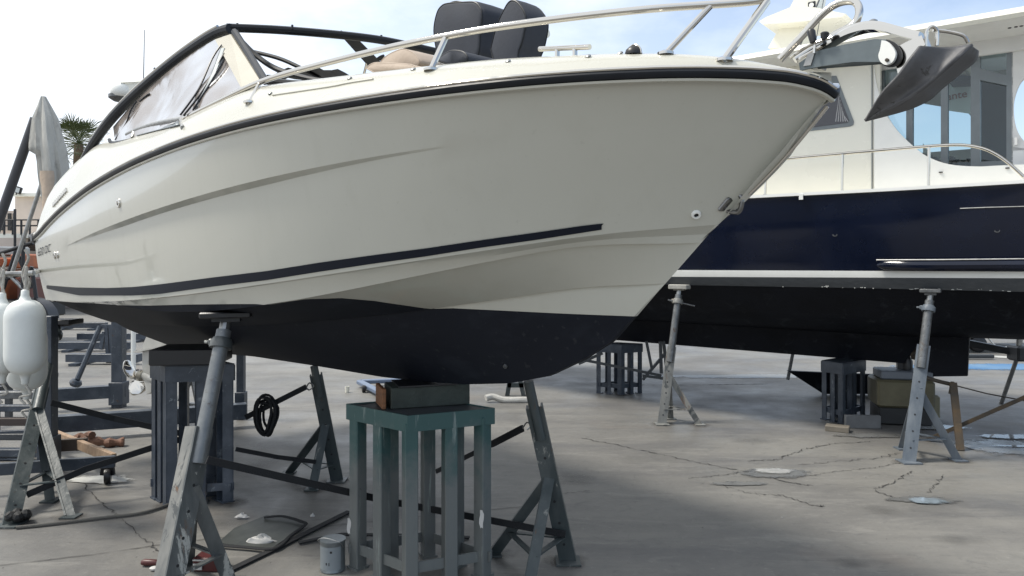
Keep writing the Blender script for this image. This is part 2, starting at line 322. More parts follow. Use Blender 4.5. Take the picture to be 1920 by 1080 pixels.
def soft_edge(m, lo=.88, hi=.62, top=1.0, ns=9):
    """the patch thins out to nothing towards an uneven rim"""
    if m.get("soft"): return m
    m["soft"] = 1; t = m.node_tree; out = [n for n in t.nodes if n.type == 'OUTPUT_MATERIAL'][0]; src = out.inputs[0].links[0].from_socket
    co = t.nodes.new("ShaderNodeTexCoord"); sp = t.nodes.new("ShaderNodeSeparateXYZ"); t.links.new(co.outputs["Generated"], sp.inputs[0])
    def mm(op, a, b=None):
        n = t.nodes.new("ShaderNodeMath"); n.operation = op
        for i, v in enumerate((a, b)):
            if v is None: continue
            if isinstance(v, (int, float)): n.inputs[i].default_value = v
            else: t.links.new(v, n.inputs[i])
        return n.outputs[0]
    x = mm('MULTIPLY', mm('SUBTRACT', sp.outputs[0], .5), 2); y = mm('MULTIPLY', mm('SUBTRACT', sp.outputs[1], .5), 2)
    d = mm('SQRT', mm('ADD', mm('MULTIPLY', x, x), mm('MULTIPLY', y, y)))
    n = t.nodes.new("ShaderNodeTexNoise"); n.inputs["Scale"].default_value = ns; n.inputs["Detail"].default_value = 7; n.inputs["Roughness"].default_value = .7; t.links.new(co.outputs["Object"], n.inputs["Vector"])
    d = mm('ADD', d, mm('MULTIPLY', mm('SUBTRACT', n.outputs["Fac"], .5), 1.3))
    r = t.nodes.new("ShaderNodeMapRange"); r.inputs[1].default_value = lo; r.inputs[2].default_value = hi; r.inputs[4].default_value = top; t.links.new(d, r.inputs[0])
    tr = t.nodes.new("ShaderNodeBsdfTransparent"); mx = t.nodes.new("ShaderNodeMixShader"); t.links.new(r.outputs[0], mx.inputs[0]); t.links.new(tr.outputs[0], mx.inputs[1]); t.links.new(src, mx.inputs[2]); t.links.new(mx.outputs[0], out.inputs[0])
    return m
def blob(name, px, py, rx, ry, m, z, seed, kind="structure", jag=.22, stretch=1.0):
    rr = random.Random(seed); c = G(px, py); n = 44; ph = [rr.uniform(0, 6.28) for _ in range(6)]
    vs = [c + Vector((0, 0, z))]
    for i in range(n):
        a = 2*math.pi*i/n; r = 1 + jag * sum(math.sin((k+2)*a + ph[k]) / (k+1.3) for k in range(6))
        vs.append(c + Vector((math.cos(a)*rx*r, math.sin(a)*ry*r, z)))
    b = MB(); b.add(vs, [(0, i+1, (i+1) % n+1) for i in range(n)]); return tag(b.build(name, soft_edge(m.copy() if m is M_paint_glare else m), smooth=0), kind=kind)
blob("damp_patch", 1455, 888, .30, .17, M_wet, .006, 1); blob("puddle", 1450, 885, .17, .085, mat('puddle_painted_sky', (.50, .50, .48), .12, col2=(.22, .22, .22), vscale=9, rvar=.05), .010, 2, jag=.15)  # puddle's pale colour stands in for a bright reflection
blob("damp_patch", 1385, 908, .20, .07, M_wet, .006, 3, jag=.35)
blob("damp_patch", 1730, 938, .24, .08, M_wet, .006, 11, jag=.35); blob("puddle", 1742, 941, .15, .075, mat('puddle_painted_blue_sky', (.24, .285, .32), .05, col2=(.16, .19, .21), vscale=14), .010, 5, jag=.18)  # bluish puddle colour paints in the reflected sky
blob("puddle", 1760, 803, .40, .10, M_water, .010, 6); blob("puddle", 1890, 820, .26, .12, M_water, .010, 7); blob("puddle", 1910, 838, .20, .05, M_water, .010, 8, jag=.4)
blob("damp_patch", 1640, 818, .38, .10, M_wet, .006, 9, jag=.3); blob("damp_patch", 1900, 842, .5, .30, M_wet, .006, 10, jag=.3)
blob("puddle_glare", 190, 900, .26, .12, M_paint_glare, .006, 12, jag=.35)  # white tone paints the glare of a reflecting puddle
blob("blue_floor_marking", 1900, 688, 1.9, .45, M_bluep, .004, 13, jag=.10)
blob("blue_floor_marking", 1420, 706, 1.4, .22, mat("faint_blue_stain", (.20, .235, .27), .6, col2=(.29, .29, .28), vscale=2), .004, 14, jag=.3)
stain = soft_edge(mat("oil_stain_dark", (0.055, 0.054, 0.053), 0.45, col2=(.09, .088, .085), vscale=11), .85, .1, .22, 6); rs = random.Random(31)
foot_dark = soft_edge(mat("dark_brown_patch", (0.060, 0.050, 0.042), 0.7, col2=(.095, .085, .075), vscale=14), .85, .15, .6, 8)  # soft dark brown patch, set around each stand foot
for k in range(11):
    px_, py_ = rs.uniform(150, 1880), rs.uniform(770, 1060); q = rs.uniform(.10, .36); blob("oil_stain", px_, py_, q, q*rs.uniform(.5, 1.1), stain, .0045, 100+k, jag=.12)
for k, (px_, py_) in enumerate([(20, 985), (133, 970), (1065, 1054), (925, 1040), (632, 902), (586, 918), (1241, 796), (1312, 797), (1704, 867), (1797, 864), (320, 948), (438, 942), (1580, 796), (1165, 741)]): blob("foot_patch", px_, py_, .15, .12, foot_dark, .005, 200+k, jag=.1)
b = MB(); b.grid([[G(1770, 662, 0.005), G(1990, 673, 0.005)], [G(1770, 665, 0.005), G(1990, 676.5, 0.005)]]); tag(b.build("white_floor_line", M_paint_glare, smooth=0), kind="structure")

# ---------------------------------------------------------------- white motorboat (local x aft, y to starboard, z up)
TH = R(48.0); ct, st = math.cos(TH), math.sin(TH)
BX, BY = 0.965, 2.255
def to_w(p): return Vector((BX - p[0]*ct - p[1]*st, BY + p[0]*st - p[1]*ct, p[2]))
def on_t(px, py, t):
    """survey point -> boat coordinates on the fore-and-aft plane y = t (number or function of s)"""
    s_ = 1.5; r = (px - 960) / F
    for _ in range(60 if callable(t) else 1):
        tv = t(s_) if callable(t) else t
        s2 = (r*(BY - tv*ct) - (BX - tv*st)) / (-ct - r*st)
        s_ = lerp(s_, max(s2, -1.5), .5) if callable(t) else s2
    tv = t(s_) if callable(t) else t
    Y = BY + s_*st - tv*ct
    return Vector((s_, tv, EYE - (py - HOR)*Y/F))
LB = 5.72
def bR(s):
    s = max(s, 0.0); return 1.15*(1-math.exp(-(s/.88)**.80))*(1-.015*max(s-4, 0))
def mkb(bm, s0, k, p=.95): return lambda s: bm*(1-math.exp(-(max(s-s0, 0)/k)**p))*(1-.012*max(s-4, 0))
S1, S2, S3 = .40, .50, .66
b1 = mkb(1.07, S1, 1.15); b2 = mkb(1.03, S2, 1.20); b3 = mkb(.60, S3, 1.35, 1.0)
def table(pts, bf, extra=()):
    T = [on_t(x, y, bf) for x, y in pts]; T = [(p.x, p.z) for p in T if 0 < p.x < 6.6] + list(extra)
    T.sort(); return [a for a, _ in T], [b for _, b in T]
rub_px = [(65, 450), (100, 408), (150, 365), (220, 320), (300, 283), (400, 248), (500, 222), (600, 203), (700, 187), (800, 172), (900, 160), (1000, 150), (1100, 143), (1200, 138), (1300, 136), (1400, 138)]
TR = table(rub_px, bR, [(0, 2.057), (.005, 2.066), (.01, 2.072), (.02, 2.080), (.03, 2.085), (.05, 2.092), (.07, 2.097), (.1, 2.100)])
T1 = table([(85, 562), (208, 565), (329, 554), (480, 536), (673, 505), (900, 473), (973, 459), (1131, 439), (1250, 422)], b1)
T2 = table([(90, 572), (300, 583), (507, 571), (640, 547), (773, 518), (900, 497), (1026, 473), (1202, 443)], b2)
T3 = table([(813, 580), (900, 567), (1026, 550), (1150, 526)], b3, [(3.0, 1.20), (4.5, 1.10), (5.8, 1.05)])
print('TR', [(round(a, 2), round(b, 3)) for a, b in zip(*TR)]); print('T1', [(round(a, 2), round(b, 3)) for a, b in zip(*T1)]); print('T2', [(round(a, 2), round(b, 3)) for a, b in zip(*T2)]); print('T3', [(round(a, 2), round(b, 3)) for a, b in zip(*T3)])
stem_px = [(1556, 196), (1475, 290), (1400, 370), (1330, 438), (1260, 518), (1190, 595), (1150, 640), (1100, 672), (1030, 705), (960, 718), (880, 720), (800, 715), (720, 706), (600, 686), (480, 668), (340, 655)]
KS = [on_t(x, y, 0.0) for x, y in stem_px]; KT = ([0.0] + [p.x for p in KS if p.x > .06] + [6.2], [2.057] + [p.z for p in KS if p.x > .06] + [.83])
print('KEEL', [(round(a, 2), round(b, 3)) for a, b in zip(*KT)])
sm_k = lambda s: float(np.interp(s, *KT))
def s_of_stem(z):                                   # stem s at height z (upper part)
    zz = KT[1][:9]; ss = KT[0][:9]; return float(np.interp(-z, [-q for q in zz], ss))
zR = lambda s: float(np.interp(s, *TR)); z1 = lambda s: float(np.interp(s, *T1)); z2 = lambda s: float(np.interp(s, *T2)); z3 = lambda s: float(np.interp(s, *T3))
def smoothed(f, w=.25): return lambda s: sum(f(max(s+d*w, 0)) for d in (-1, -.5, 0, .5, 1))/5
def pfit(T, deg, xmin=0.0):
    c = np.polyfit(T[0], T[1], deg); lo, hi = min(T[0]), max(T[0])
    def f(s):
        q = min(max(s, lo), hi); v = float(np.polyval(c, q)); return v + (s-q)*float(np.polyval(np.polyder(c), q))
    return f
zR_, z1_, z2_, z3_ = zR, pfit(T1, 4), pfit(T2, 4), pfit(T3, 3)
zRs = lambda s: zR(s) if s < .35 else smoothed(zR, min(.3, s*.4))(s)
NU = 90
us = [(i/NU)**1.7 for i in range(NU+1)]
z1st, z2st, z3st = 1.675, 1.615, 1.47
S1, S2, S3 = s_of_stem(z1st), s_of_stem(z2st), s_of_stem(z3st)
b1 = mkb(1.07, S1, 1.15); b2 = mkb(1.03, S2, 1.20); b3 = mkb(.60, S3, 1.35, 1.0)
def row(s0, bf, zf, zst, off=0, dz=0, ks=1.0, blend=.5):
    out = []
    for u in us:
        s = s0 + (LB - s0)*u; w = min(1, (s-s0)/blend); w = w*w*(3-2*w)
        out.append(Vector((s, max(bf(s) - off*min(1, (s-s0)/.4), 0), lerp(zst + (zf(s0+blend)-zst)*((s-s0)/blend if s < s0+blend else 1), zf(s), w) + dz)))
    return out
rR = [Vector((LB*u, bR(LB*u), zRs(LB*u))) for u in us]
r1 = row(S1, b1, z1_, z1st); r2 = row(S2, b2, z2_, z2st); r3 = row(S3, b3, z3_, z3st)
rK = []
SK = .80
for u in us: s = SK + (LB-SK)*u; rK.append(Vector((s, 0.018 if s > 1.0 else .012, sm_k(s))))
def mid(ra, rb, q, bulge, stemz=True):
    out = []
    for i, u in enumerate(us):
        a, b_ = ra[i], rb[i]; p = a.lerp(b_, q); p.y += bulge(u)*4*q*(1-q)
        if stemz:
            s0 = s_of_stem(lerp(ra[0].z, rb[0].z, q)); s0l = lerp(ra[0].x, rb[0].x, q); p.x += (s0 - s0l)*(1-u)**3
        out.append(p)
    return out
# topside crease
ctp = [(170, 441), (300, 393), (450, 351), (600, 320), (750, 289), (905, 264)]; cbp = [(170, 443), (300, 402), (450, 363), (600, 331), (750, 297), (905, 266)]
bq = lambda s: lerp(bR(s), b1(s), .35)
TC = table(ctp, bq, [(.02, 1.985), (5.6, 1.56)]); CTz = pfit(TC, 3); print('TC', TC)
flare = lambda u: -.055*math.exp(-(u/.22)**2) + .012
rows = [rR]
qs_top = [.06, .12, .2, .28]
for q in [.03, .08, .15]: rows.append(mid(rR, r1, q, flare))
rc1, rc2 = [], []
base = {}
for q in [i/40 for i in range(41)]: base[q] = mid(rR, r1, q, flare)
def at_z(i, z):
    qs = sorted(base); prev = base[0.0][i]
    for q in qs[1:]:
        p = base[q][i]
        if p.z <= z: f = (prev.z-z)/max(prev.z-p.z, 1e-6); return prev.lerp(p, f), q
        prev = p
    return prev, 1
crease = []
for i, u in enumerate(us):
    zt = max(min(CTz(rR[i].x), rR[i].z - .2*(rR[i].z-r1[i].z)), r1[i].z + .15*(rR[i].z-r1[i].z))
    s_ = rR[i].x; d_ = max(0, min(1, (s_-.65)/1.4))*max(0, min(1, (4.9-s_)/1.6)); d = .026*d_*d_*(3-2*d_); wd = .004 + .62*d
    pa, qa = at_z(i, zt); pb, qb = at_z(i, zt-wd); crease.append((pa, pb - Vector((0, d, 0)), qa, qb, d))
rows = [rR]
for k in (.15, .4, .7): rows.append([mid(rR, r1, 0, flare)[i] if False else base_at for i, base_at in enumerate([at_z(i, lerp(rR[i].z, crease[i][0].z, k))[0] for i in range(len(us))])])
rows.append([c[0] for c in crease]); rows.append([c[1] for c in crease])
for k in (.15, .3, .45, .6, .75, .9):
    rr = []
    for i in range(len(us)):
        p, q = at_z(i, lerp(crease[i][1].z, r1[i].z, k)); rr.append(p - Vector((0, crease[i][4]*(1-k), 0)))
    rows.append(rr)
rows.append(r1)
def shift(r, dy, dz): return [Vector((p.x, max(p.y+dy*min(1, i/12), 0), p.z+dz*min(1, i/12))) for i, p in enumerate(r)]
rows.append(shift(r1, -.012, -.004))
rows.append(shift(mid(r1, r2, .5, lambda u: -.01), 0, 0))
rows.append(r2); rows.append(shift(r2, -.022, .004))
for q in (.3, .6, .85): rows.append(mid(shift(r2, -.022, .004), r3, q, lambda u: .02*min(1, u*3)))
rows.append(r3); rows.append(shift(r3, -.018, .006))
for q in (.25, .5, .8): rows.append(mid(r3, rK, q, lambda u: .015*min(1, u*3)))
rows.append(rK)
for r_ in rows: 
    r_[0].y = 0.0 if r_ is not rR else 0.0
boat = thing("motorboat", "white motorboat with black rub rail and black bottom, propped bow-first on steel stands", "boat", (BX, BY, 0), math.pi - TH)
hb = MB(); mir = lambda r: [Vector((p.x, -p.y, p.z)) for p in r]
allrows = rows + [mir(r) for r in rows[::-1]]
hb.grid(allrows)
nR = len(allrows); nC = len(us)
for i in range(nR//2 - 1): hb.f.append((i*nC+nC-1, (i+1)*nC+nC-1, (nR-2-i)*nC+nC-1, (nR-1-i)*nC+nC-1)); hb.m.append(0)
bvh = BVHTree.FromPolygons([to_w(v) for v in hb.v], [f for f in hb.f])
CAMP = Vector((0, 0, EYE))
def inv(w): dx, dy = w.x-BX, w.y-BY; return Vector((-dx*ct + dy*st, -dx*st - dy*ct, w.z))
def on_hull(px, py, off=0.0, tree=None):
    d = Vector(((px-960)/F, 1, -(py-HOR)/F)).normalized(); h = (tree or bvh).ray_cast(CAMP, d)
    if h[0] is None: return None
    n_ = h[1] if h[1].dot(d) < 0 else -h[1]; return inv(h[0] + n_*off)
wl_px = [(90, 566), (136, 567), (208, 571), (281, 573), (353, 571), (440, 570), (480, 570), (507, 571), (540, 566), (573, 561), (640, 559), (700, 564), (740, 570), (813, 579), (850, 578), (955, 583), (1080, 589), (1183, 593)]
WL = [on_hull(*p) for p in wl_px]; WL = sorted([(p.x, p.z) for p in WL if p]); print('WL', [(round(a, 2), round(b, 3)) for a, b in WL])
def hull_material():
    m = bpy.data.materials.new("hull_gelcoat_and_antifouling"); m.use_nodes = True; t = m.node_tree; b = t.nodes["Principled BSDF"]
    co = t.nodes.new("ShaderNodeTexCoord"); sp = t.nodes.new("ShaderNodeSeparateXYZ"); t.links.new(co.outputs["Object"], sp.inputs[0])
    dv = t.nodes.new("ShaderNodeMath"); dv.operation = 'DIVIDE'; dv.inputs[1].default_value = 6.0; t.links.new(sp.outputs[0], dv.inputs[0])
    fc = t.nodes.new("ShaderNodeFloatCurve"); cv = fc.mapping.curves[0]; pts = [(0, WL[0][1])] + WL + [(6.0, WL[-1][1])]
    last = -1; k = 0; P2 = []
    for a, z in pts:
        if a/6 - last > .004: P2.append((a/6, z/2.5)); last = a/6
    cv.points[0].location = P2[0]; cv.points[1].location = P2[-1]
    for q in P2[1:-1]: cv.points.new(*q)
    for q in cv.points: q.handle_type = 'VECTOR'
    fc.mapping.update(); t.links.new(dv.outputs[0], fc.inputs["Value"])
    mu = t.nodes.new("ShaderNodeMath"); mu.operation = 'MULTIPLY'; mu.inputs[1].default_value = 2.5; t.links.new(fc.outputs[0], mu.inputs[0])
    lt = t.nodes.new("ShaderNodeMath"); lt.operation = 'LESS_THAN'; t.links.new(sp.outputs[2], lt.inputs[0]); t.links.new(mu.outputs[0], lt.inputs[1])
    def noise(sc, det=5, st=None):
        n = t.nodes.new("ShaderNodeTexNoise"); n.inputs["Scale"].default_value = sc; n.inputs["Detail"].default_value = det; n.inputs["Roughness"].default_value = .6
        mp = t.nodes.new("ShaderNodeMapping"); t.links.new(co.outputs["Object"], mp.inputs[0]); mp.inputs["Scale"].default_value = st or (1, 1, 1); t.links.new(mp.outputs[0], n.inputs["Vector"]); return n.outputs["Fac"]
    def mx(f, a, c):
        n = t.nodes.new("ShaderNodeMix"); n.data_type = 'RGBA'; t.links.new(f, n.inputs[0]); n.inputs[6].default_value = (*a, 1); n.inputs[7].default_value = (*c, 1); return n.outputs[2]
    def rngs(x, a, b_, c=0, d=1):
        n = t.nodes.new('ShaderNodeMapRange'); n.inputs[1].default_value = a; n.inputs[2].default_value = b_; n.inputs[3].default_value = c; n.inputs[4].default_value = d; t.links.new(x, n.inputs[0]); return n.outputs[0]
    def mxs(f, a, c):
        n = t.nodes.new('ShaderNodeMix'); n.data_type = 'RGBA'; t.links.new(f, n.inputs[0]); t.links.new(a, n.inputs[6]); n.inputs[7].default_value = (*c, 1); return n.outputs[2]
    cw = mx(noise(1.3), (.49, .487, .43), (.52, .512, .452)); cb = mx(noise(2.5, 7), (.0045, .006, .011), (.010, .013, .021))
    cb = mxs(rngs(noise(7, 8, (.5, 1, 1)), .55, .7, 0, .7), cb, (.017, .021, .030)); cb = mxs(rngs(noise(26, 8), .62, .68, 0, .6), cb, (.03, .033, .038))
    cw = mxs(rngs(noise(9, 7, (1.2, 1.2, .12)), .52, .75, 0, .10), cw, (.34, .32, .26)); cw = mxs(rngs(noise(50, 4), .66, .74, 0, .25), cw, (.36, .35, .30))
    fm = t.nodes.new("ShaderNodeMix"); fm.data_type = 'RGBA'; t.links.new(lt.outputs[0], fm.inputs[0]); t.links.new(cw, fm.inputs[6]); t.links.new(cb, fm.inputs[7]); t.links.new(fm.outputs[2], b.inputs["Base Color"])
    rr = t.nodes.new("ShaderNodeMapRange"); rr.inputs[3].default_value = .16; rr.inputs[4].default_value = .6; t.links.new(lt.outputs[0], rr.inputs[0]); t.links.new(rr.outputs[0], b.inputs["Roughness"])
    cc = t.nodes.new("ShaderNodeMapRange"); cc.inputs[3].default_value = .6; cc.inputs[4].default_value = 0; sl_ = t.nodes.new("ShaderNodeMapRange"); sl_.inputs[3].default_value = .5; sl_.inputs[4].default_value = .18; t.links.new(lt.outputs[0], sl_.inputs[0]); t.links.new(sl_.outputs[0], b.inputs["Specular IOR Level"]); t.links.new(lt.outputs[0], cc.inputs[0]); t.links.new(cc.outputs[0], b.inputs["Coat Weight"])
    bp = t.nodes.new("ShaderNodeBump"); bp.inputs["Strength"].default_value = .03; bp.inputs["Distance"].default_value = .01; t.links.new(noise(2.2, 2), bp.inputs["Height"]); t.links.new(bp.outputs[0], b.inputs["Normal"]); t.links.new(bp.outputs[0], b.inputs["Coat Normal"])
    return m
hull = hb.build("hull", hull_material(), boat); recalc(hull); hull.data.set_sharp_from_angle(angle=R(16))
# navy stripe decal, laid on the hull
st_top = [(88, 535), (140, 539), (200, 540), (250, 538), (300, 533), (400, 520), (500, 508), (600, 492), (700, 478), (800, 465), (900, 450), (1000, 436), (1090, 423), (1132, 418)]
st_bot = [(88, 541), (120, 548), (150, 554), (250, 554), (300, 551), (400, 537), (500, 525), (600, 509), (700, 494), (800, 480), (900, 464), (1000, 450), (1090, 436), (1128, 430)]
def dense(pl, xs): return [(x, float(np.interp(x, [p[0] for p in pl], [p[1] for p in pl]))) for x in xs]
xs = list(range(88, 1129, 8)) 
sm = MB(); top = dense(st_top, xs); bot = dense(st_bot, xs)
rows_ = []
for k in range(4):
    rr = [on_hull(a[0] + (4 if i == len(top)-1 and k == 0 else 0), lerp(a[1], b_[1], k/3), .003) for i, (a, b_) in enumerate(zip(top, bot))]; rows_.append(rr)
sm.grid(rows_); sm.build("hull_stripe", M_decal, boat)
# rub rail: half-round black rubber under a steel capping strip
rp = [Vector((p.x, p.y, p.z)) for p in rR]
def railside(off, dz, sgn, idx=range(0, NU+1)):
    out = []
    for i in idx:
        a, b_ = rp[max(i-1, 0)], rp[min(i+1, NU)]; d = b_ - a; n_ = Vector((-d.y, d.x, 0)).normalized() if i else Vector((-1, 0, 0))
        q = rp[i] + n_*off + Vector((0, 0, dz)); out.append(Vector((q.x, sgn*q.y, q.z)))
    return out
def ring_path(off, dz): a = railside(off, dz, 1); b_ = railside(off, dz, -1); return a[::-1] + b_[1:]
def ribbon(name, prof, m):
    b = MB(); b.grid([ring_path(o_, z_) for o_, z_ in prof]); o = b.build(name, m, boat); recalc(o); return o
ribbon("rub_rail", [(.0, -.018), (.014, -.016), (.020, -.008), (.021, .0), (.017, .007), (.0, .009)], M_rub)
ribbon("rail_capping", [(.0, .008), (.015, .008), (.019, .013), (.016, .019), (.0, .021)], M_steel)
ribbon("rail_lower_lip", [(-.002, -.028), (.008, -.026), (.010, -.019), (-.002, -.017)], M_deck)
# deck and gunwale
sh_px = [(75, 425), (90, 385), (125, 335), (150, 305), (200, 264), (235, 262), (345, 234), (420, 196), (500, 160), (640, 145), (720, 136), (800, 128), (900, 117), (1000, 109), (1100, 104), (1250, 101), (1400, 107), (1450, 113)]
bS = lambda s: max(bR(s) - .24*min(1, s/.7)**.8, 0) * (1 if s > .05 else s/.05)
TS = table(sh_px, bS); zS = smoothed(smoothed(lambda s: float(np.interp(s, [0] + TS[0] + [6.5], [2.08] + TS[1] + [TS[1][-1]])), .10), .10)
print('TS', [(round(a, 2), round(b, 3)) for a, b in zip(*TS)])
db = MB(); dr = []
for k, (f_, e) in enumerate([(0, 0), (.06, .10), (.18, .34), (.35, .60), (.55, .80), (.75, .93), (1, 1)]):
    rr = []
    for p in rR: s = p.x; rr.append(Vector((s, lerp(bR(s), bS(s), f_), lerp(p.z+.015, zS(s), e))))
    dr.append(rr)
for k, (fr, drop) in enumerate([(.93, .004), (.90, .010), (.89, .02), (.5, .0), (0, -.01)]):
    rr = []
    for p in rR:
        s = p.x; ck = s > 2.9; z = zS(s) - drop
        if ck and k >= 2: z = zS(s) - .75
        rr.append(Vector((s, bS(s)*fr, z)))
    dr.append(rr)
da = dr + [mir(r) for r in dr[-2::-1]]
db.grid(da); nD = len(da)
for i in range(nD//2): db.f.append((i*nC+nC-1, (i+1)*nC+nC-1, (nD-2-i)*nC+nC-1, (nD-1-i)*nC+nC-1)); db.m.append(0)
deck = db.build("deck", M_deck, boat); recalc(deck)
dvh = BVHTree.FromPolygons([to_w(v) for v in db.v], db.f)
on_deck = lambda px, py, off=0.0: on_hull(px, py, off, dvh)
# stem guard strip
b = MB(); pts = [on_t(x, y, 0.0) + Vector((-.004, 0, 0)) for x, y in [(1549, 200), (1520, 236), (1475, 290), (1440, 328), (1404, 364)]]; b.tube(smooth_path(pts), .006, 8); b.build("stem_guard", M_steel, boat)
# bow eye
b = MB(); e0 = on_t(1372, 372, 0); e1 = on_t(1352, 396, 0); b.bar(e0+Vector((-.010, .012, 0)), e1+Vector((-.010, .012, 0)), .05, .016, up=(1, 0, 1), bev=.005)
ep = on_t(1366, 374, 0); eq = on_t(1356, 390, 0)
b.tube(smooth_path([on_t(1362, 370, .0), on_t(1386, 366, 0), on_t(1391, 380, 0), on_t(1382, 398, 0), on_t(1352, 392, 0)], 8), .0085, 10); b.build("bow_eye", mat("tarnished_steel", (.20, .20, .20), .25, metal=1.0, var=.3, vscale=30), boat)
# fittings on the hull side
def fitting(px, py, r, m, name, r2=None, m2=None):
    p = on_hull(px, py); q = on_hull(px+4, py); w = on_hull(px, py+4)
    n_ = (q-p).cross(w-p).normalized(); 
    if n_.y < 0: n_ = -n_
    b = MB(); b.lathe([(r*.45, 0), (r, -.002), (r, .004), (r*.8, .009), (r*.5, .009), (r*.45, .002)], p, n_, 20); o = b.build(name, m, boat)
    b = MB(); b.lathe([(0.0001, .003), (r*.48, .003)], p, n_, 16); b.build("outlet_hole", M_black, o); return o
fitting(1305, 402, .017, M_white, "drain_outlet"); fitting(948, 686, .010, M_tube, "drain_outlet")
fitting(223, 381, .026, M_steel, "drain_outlet"); fitting(103, 479, .026, M_steel, "drain_outlet"); fitting(108, 478, .026, M_steel, "drain_outlet")
# model number on the quarter
def flat_text(body, size, m, name, parent, origin, xd, yd, bold=.012, extrude=.001):
    cu = bpy.data.curves.new(name, 'FONT'); cu.body = body; cu.size = size; cu.extrude = extrude; cu.offset = bold*size; cu.align_x = 'LEFT'
    o = bpy.data.objects.new(name, cu); C.objects.link(o); dg = bpy.context.evaluated_depsgraph_get(); me = bpy.data.meshes.new_from_object(o.evaluated_get(dg)); bpy.data.objects.remove(o)
    x = Vector(xd).normalized(); z = x.cross(Vector(yd)).normalized(); y = z.cross(x)
    Mx = Matrix((x, y, z)).transposed().to_4x4(); Mx.translation = Vector(origin)
    me.transform(Mx); me.materials.clear(); me.materials.append(m); o = bpy.data.objects.new(name, me); C.objects.link(o); o.parent = parent; return o
a = on_hull(72, 481, .006); a2 = on_hull(94, 472, .006); a3 = on_hull(72, 465, .006)
print('text span', (a2-a).length, (a3-a).length)
o = flat_text("630 DC", 1.0, M_decal, "model_number", boat, (0, 0, 0), (1, 0, 0), (0, 1, 0), bold=.0, extrude=0.0)
vx = [v.co for v in o.data.vertices]; x0, x1 = min(v.x for v in vx), max(v.x for v in vx); y0, y1 = min(v.y for v in vx), max(v.y for v in vx)
ex = a2-a; ey = a3-a
for v in o.data.vertices:
    u_, w_ = (v.co.x-x0)/(x1-x0), (v.co.y-y0)/(y1-y0); slant = 0
    pp = on_hull(72 + 23*u_ , lerp(481, 465, w_) - 9*u_ + 1*w_, .004)
    v.co = pp if pp else (a + ex*u_ + ey*w_)
# scripted name badge on the quarter above the rail: worn, unreadable chrome strokes
b = MB()
for k in range(9):
    x = 100 + k*2.9; y = 384 - k*3.3; q = [on_deck(x, y+4, .003), on_deck(x+1.2, y-4, .003), on_deck(x+2.8, y+2.5, .003)]
    if all(q): b.tube(q, .006, 5)
b.build("name_badge", M_dsteel, boat)

# rails and fittings on deck
t_rail = lambda s: max(bR(s) - .17, .02)
rail_px = [(345, 222), (410, 190), (480, 157), (540, 137), (640, 111), (740, 87), (835, 68), (920, 53), (1020, 39), (1120, 27), (1230, 16), (1330, 9), (1400, 4), (1440, -2)]
rp3 = [on_t(x, y, t_rail) for x, y in rail_px]
b = MB(); b.tube(smooth_path(rp3), .0125, 12); br = b.build("bow_rail", M_steel, boat)
def post(p0, p1, r=.011): 
    a = on_deck(*p0) or on_t(*p0, t_rail); q = on_t(*p1, t_rail); b = MB(); b.tube([a - (q-a)*.05, q], r, 10); b.lathe([(.026, -.004), (.026, .004), (.014, .010)], a, (0, 0, 1), 16); b.build("rail_stanchion", M_steel, br)
post((808, 131), (836, 70)); post((468, 192), (487, 156), .009); post((1358, 113), (1438, 2), .012); post((1248, 101), (1334, 9), .010)
# port rail seen beyond the bow
prt = lambda s: -max(bR(s) - .17, .02)
b = MB()
lp = [(1462, 112, -.20), (1500, 72, -.22), (1540, 28, -.24), (1572, 6, -.25), (1602, 3, -.25), (1611, 22, -.24), (1600, 46, -.23), (1565, 66, -.21), (1520, 92, -.18), (1490, 112, -.15)]
b.tube(smooth_path([on_t(x, y, t) for x, y, t in lp], 7), .013, 12); b.build("bow_ladder_rail", M_steel, boat)
# side grab rail and vent window at the coaming
b = MB(); od = lambda x, y, o_=.0: on_deck(x, y, o_) or on_t(x, y, lambda s: bS(s) + .05)
gp = [od(x, y, .03) for x, y in [(238, 252), (262, 241), (300, 230), (340, 223)]] + [od(345, 238, .03)]
b.tube(smooth_path([gp[0] + Vector((0, 0, .0))] + gp[1:4]), .012, 10); b.tube([gp[3], od(343, 240, .0)], .012, 8); b.tube([od(252, 247, .03), od(249, 258, .0)], .012, 8); b.build("coaming_grab_rail", M_dsteel, boat)
def hull_panel(outline, off, name, m, parent, n=10, th=.004):
    """panel that follows the gunwale surface, from a left-right outline (top edge, bottom edge)"""
    tp, bt = outline; b = MB(); rws = []
    for k in range(4):
        rws.append([od(lerp(a[0], c[0], k/3), lerp(a[1], c[1], k/3), off) for a, c in zip(dense(tp, np.linspace(tp[0][0], tp[-1][0], n)), dense(bt, np.linspace(bt[0][0], bt[-1][0], n)))])
    b.grid(rws); o = b.build(name, m, parent); mo = o.modifiers.new("thick", 'SOLIDIFY'); mo.thickness = th; mo.offset = 0; return o
vw = hull_panel(([(255, 248), (300, 236), (336, 228)], [(257, 256), (300, 245), (338, 236)]), .006, "vent_window", M_frame, boat)
hull_panel(([(261, 249), (300, 238), (329, 231)], [(262, 253), (300, 242), (331, 234)]), .010, "vent_lens", mat("frosted_lens", (.55, .55, .54), .25), vw)
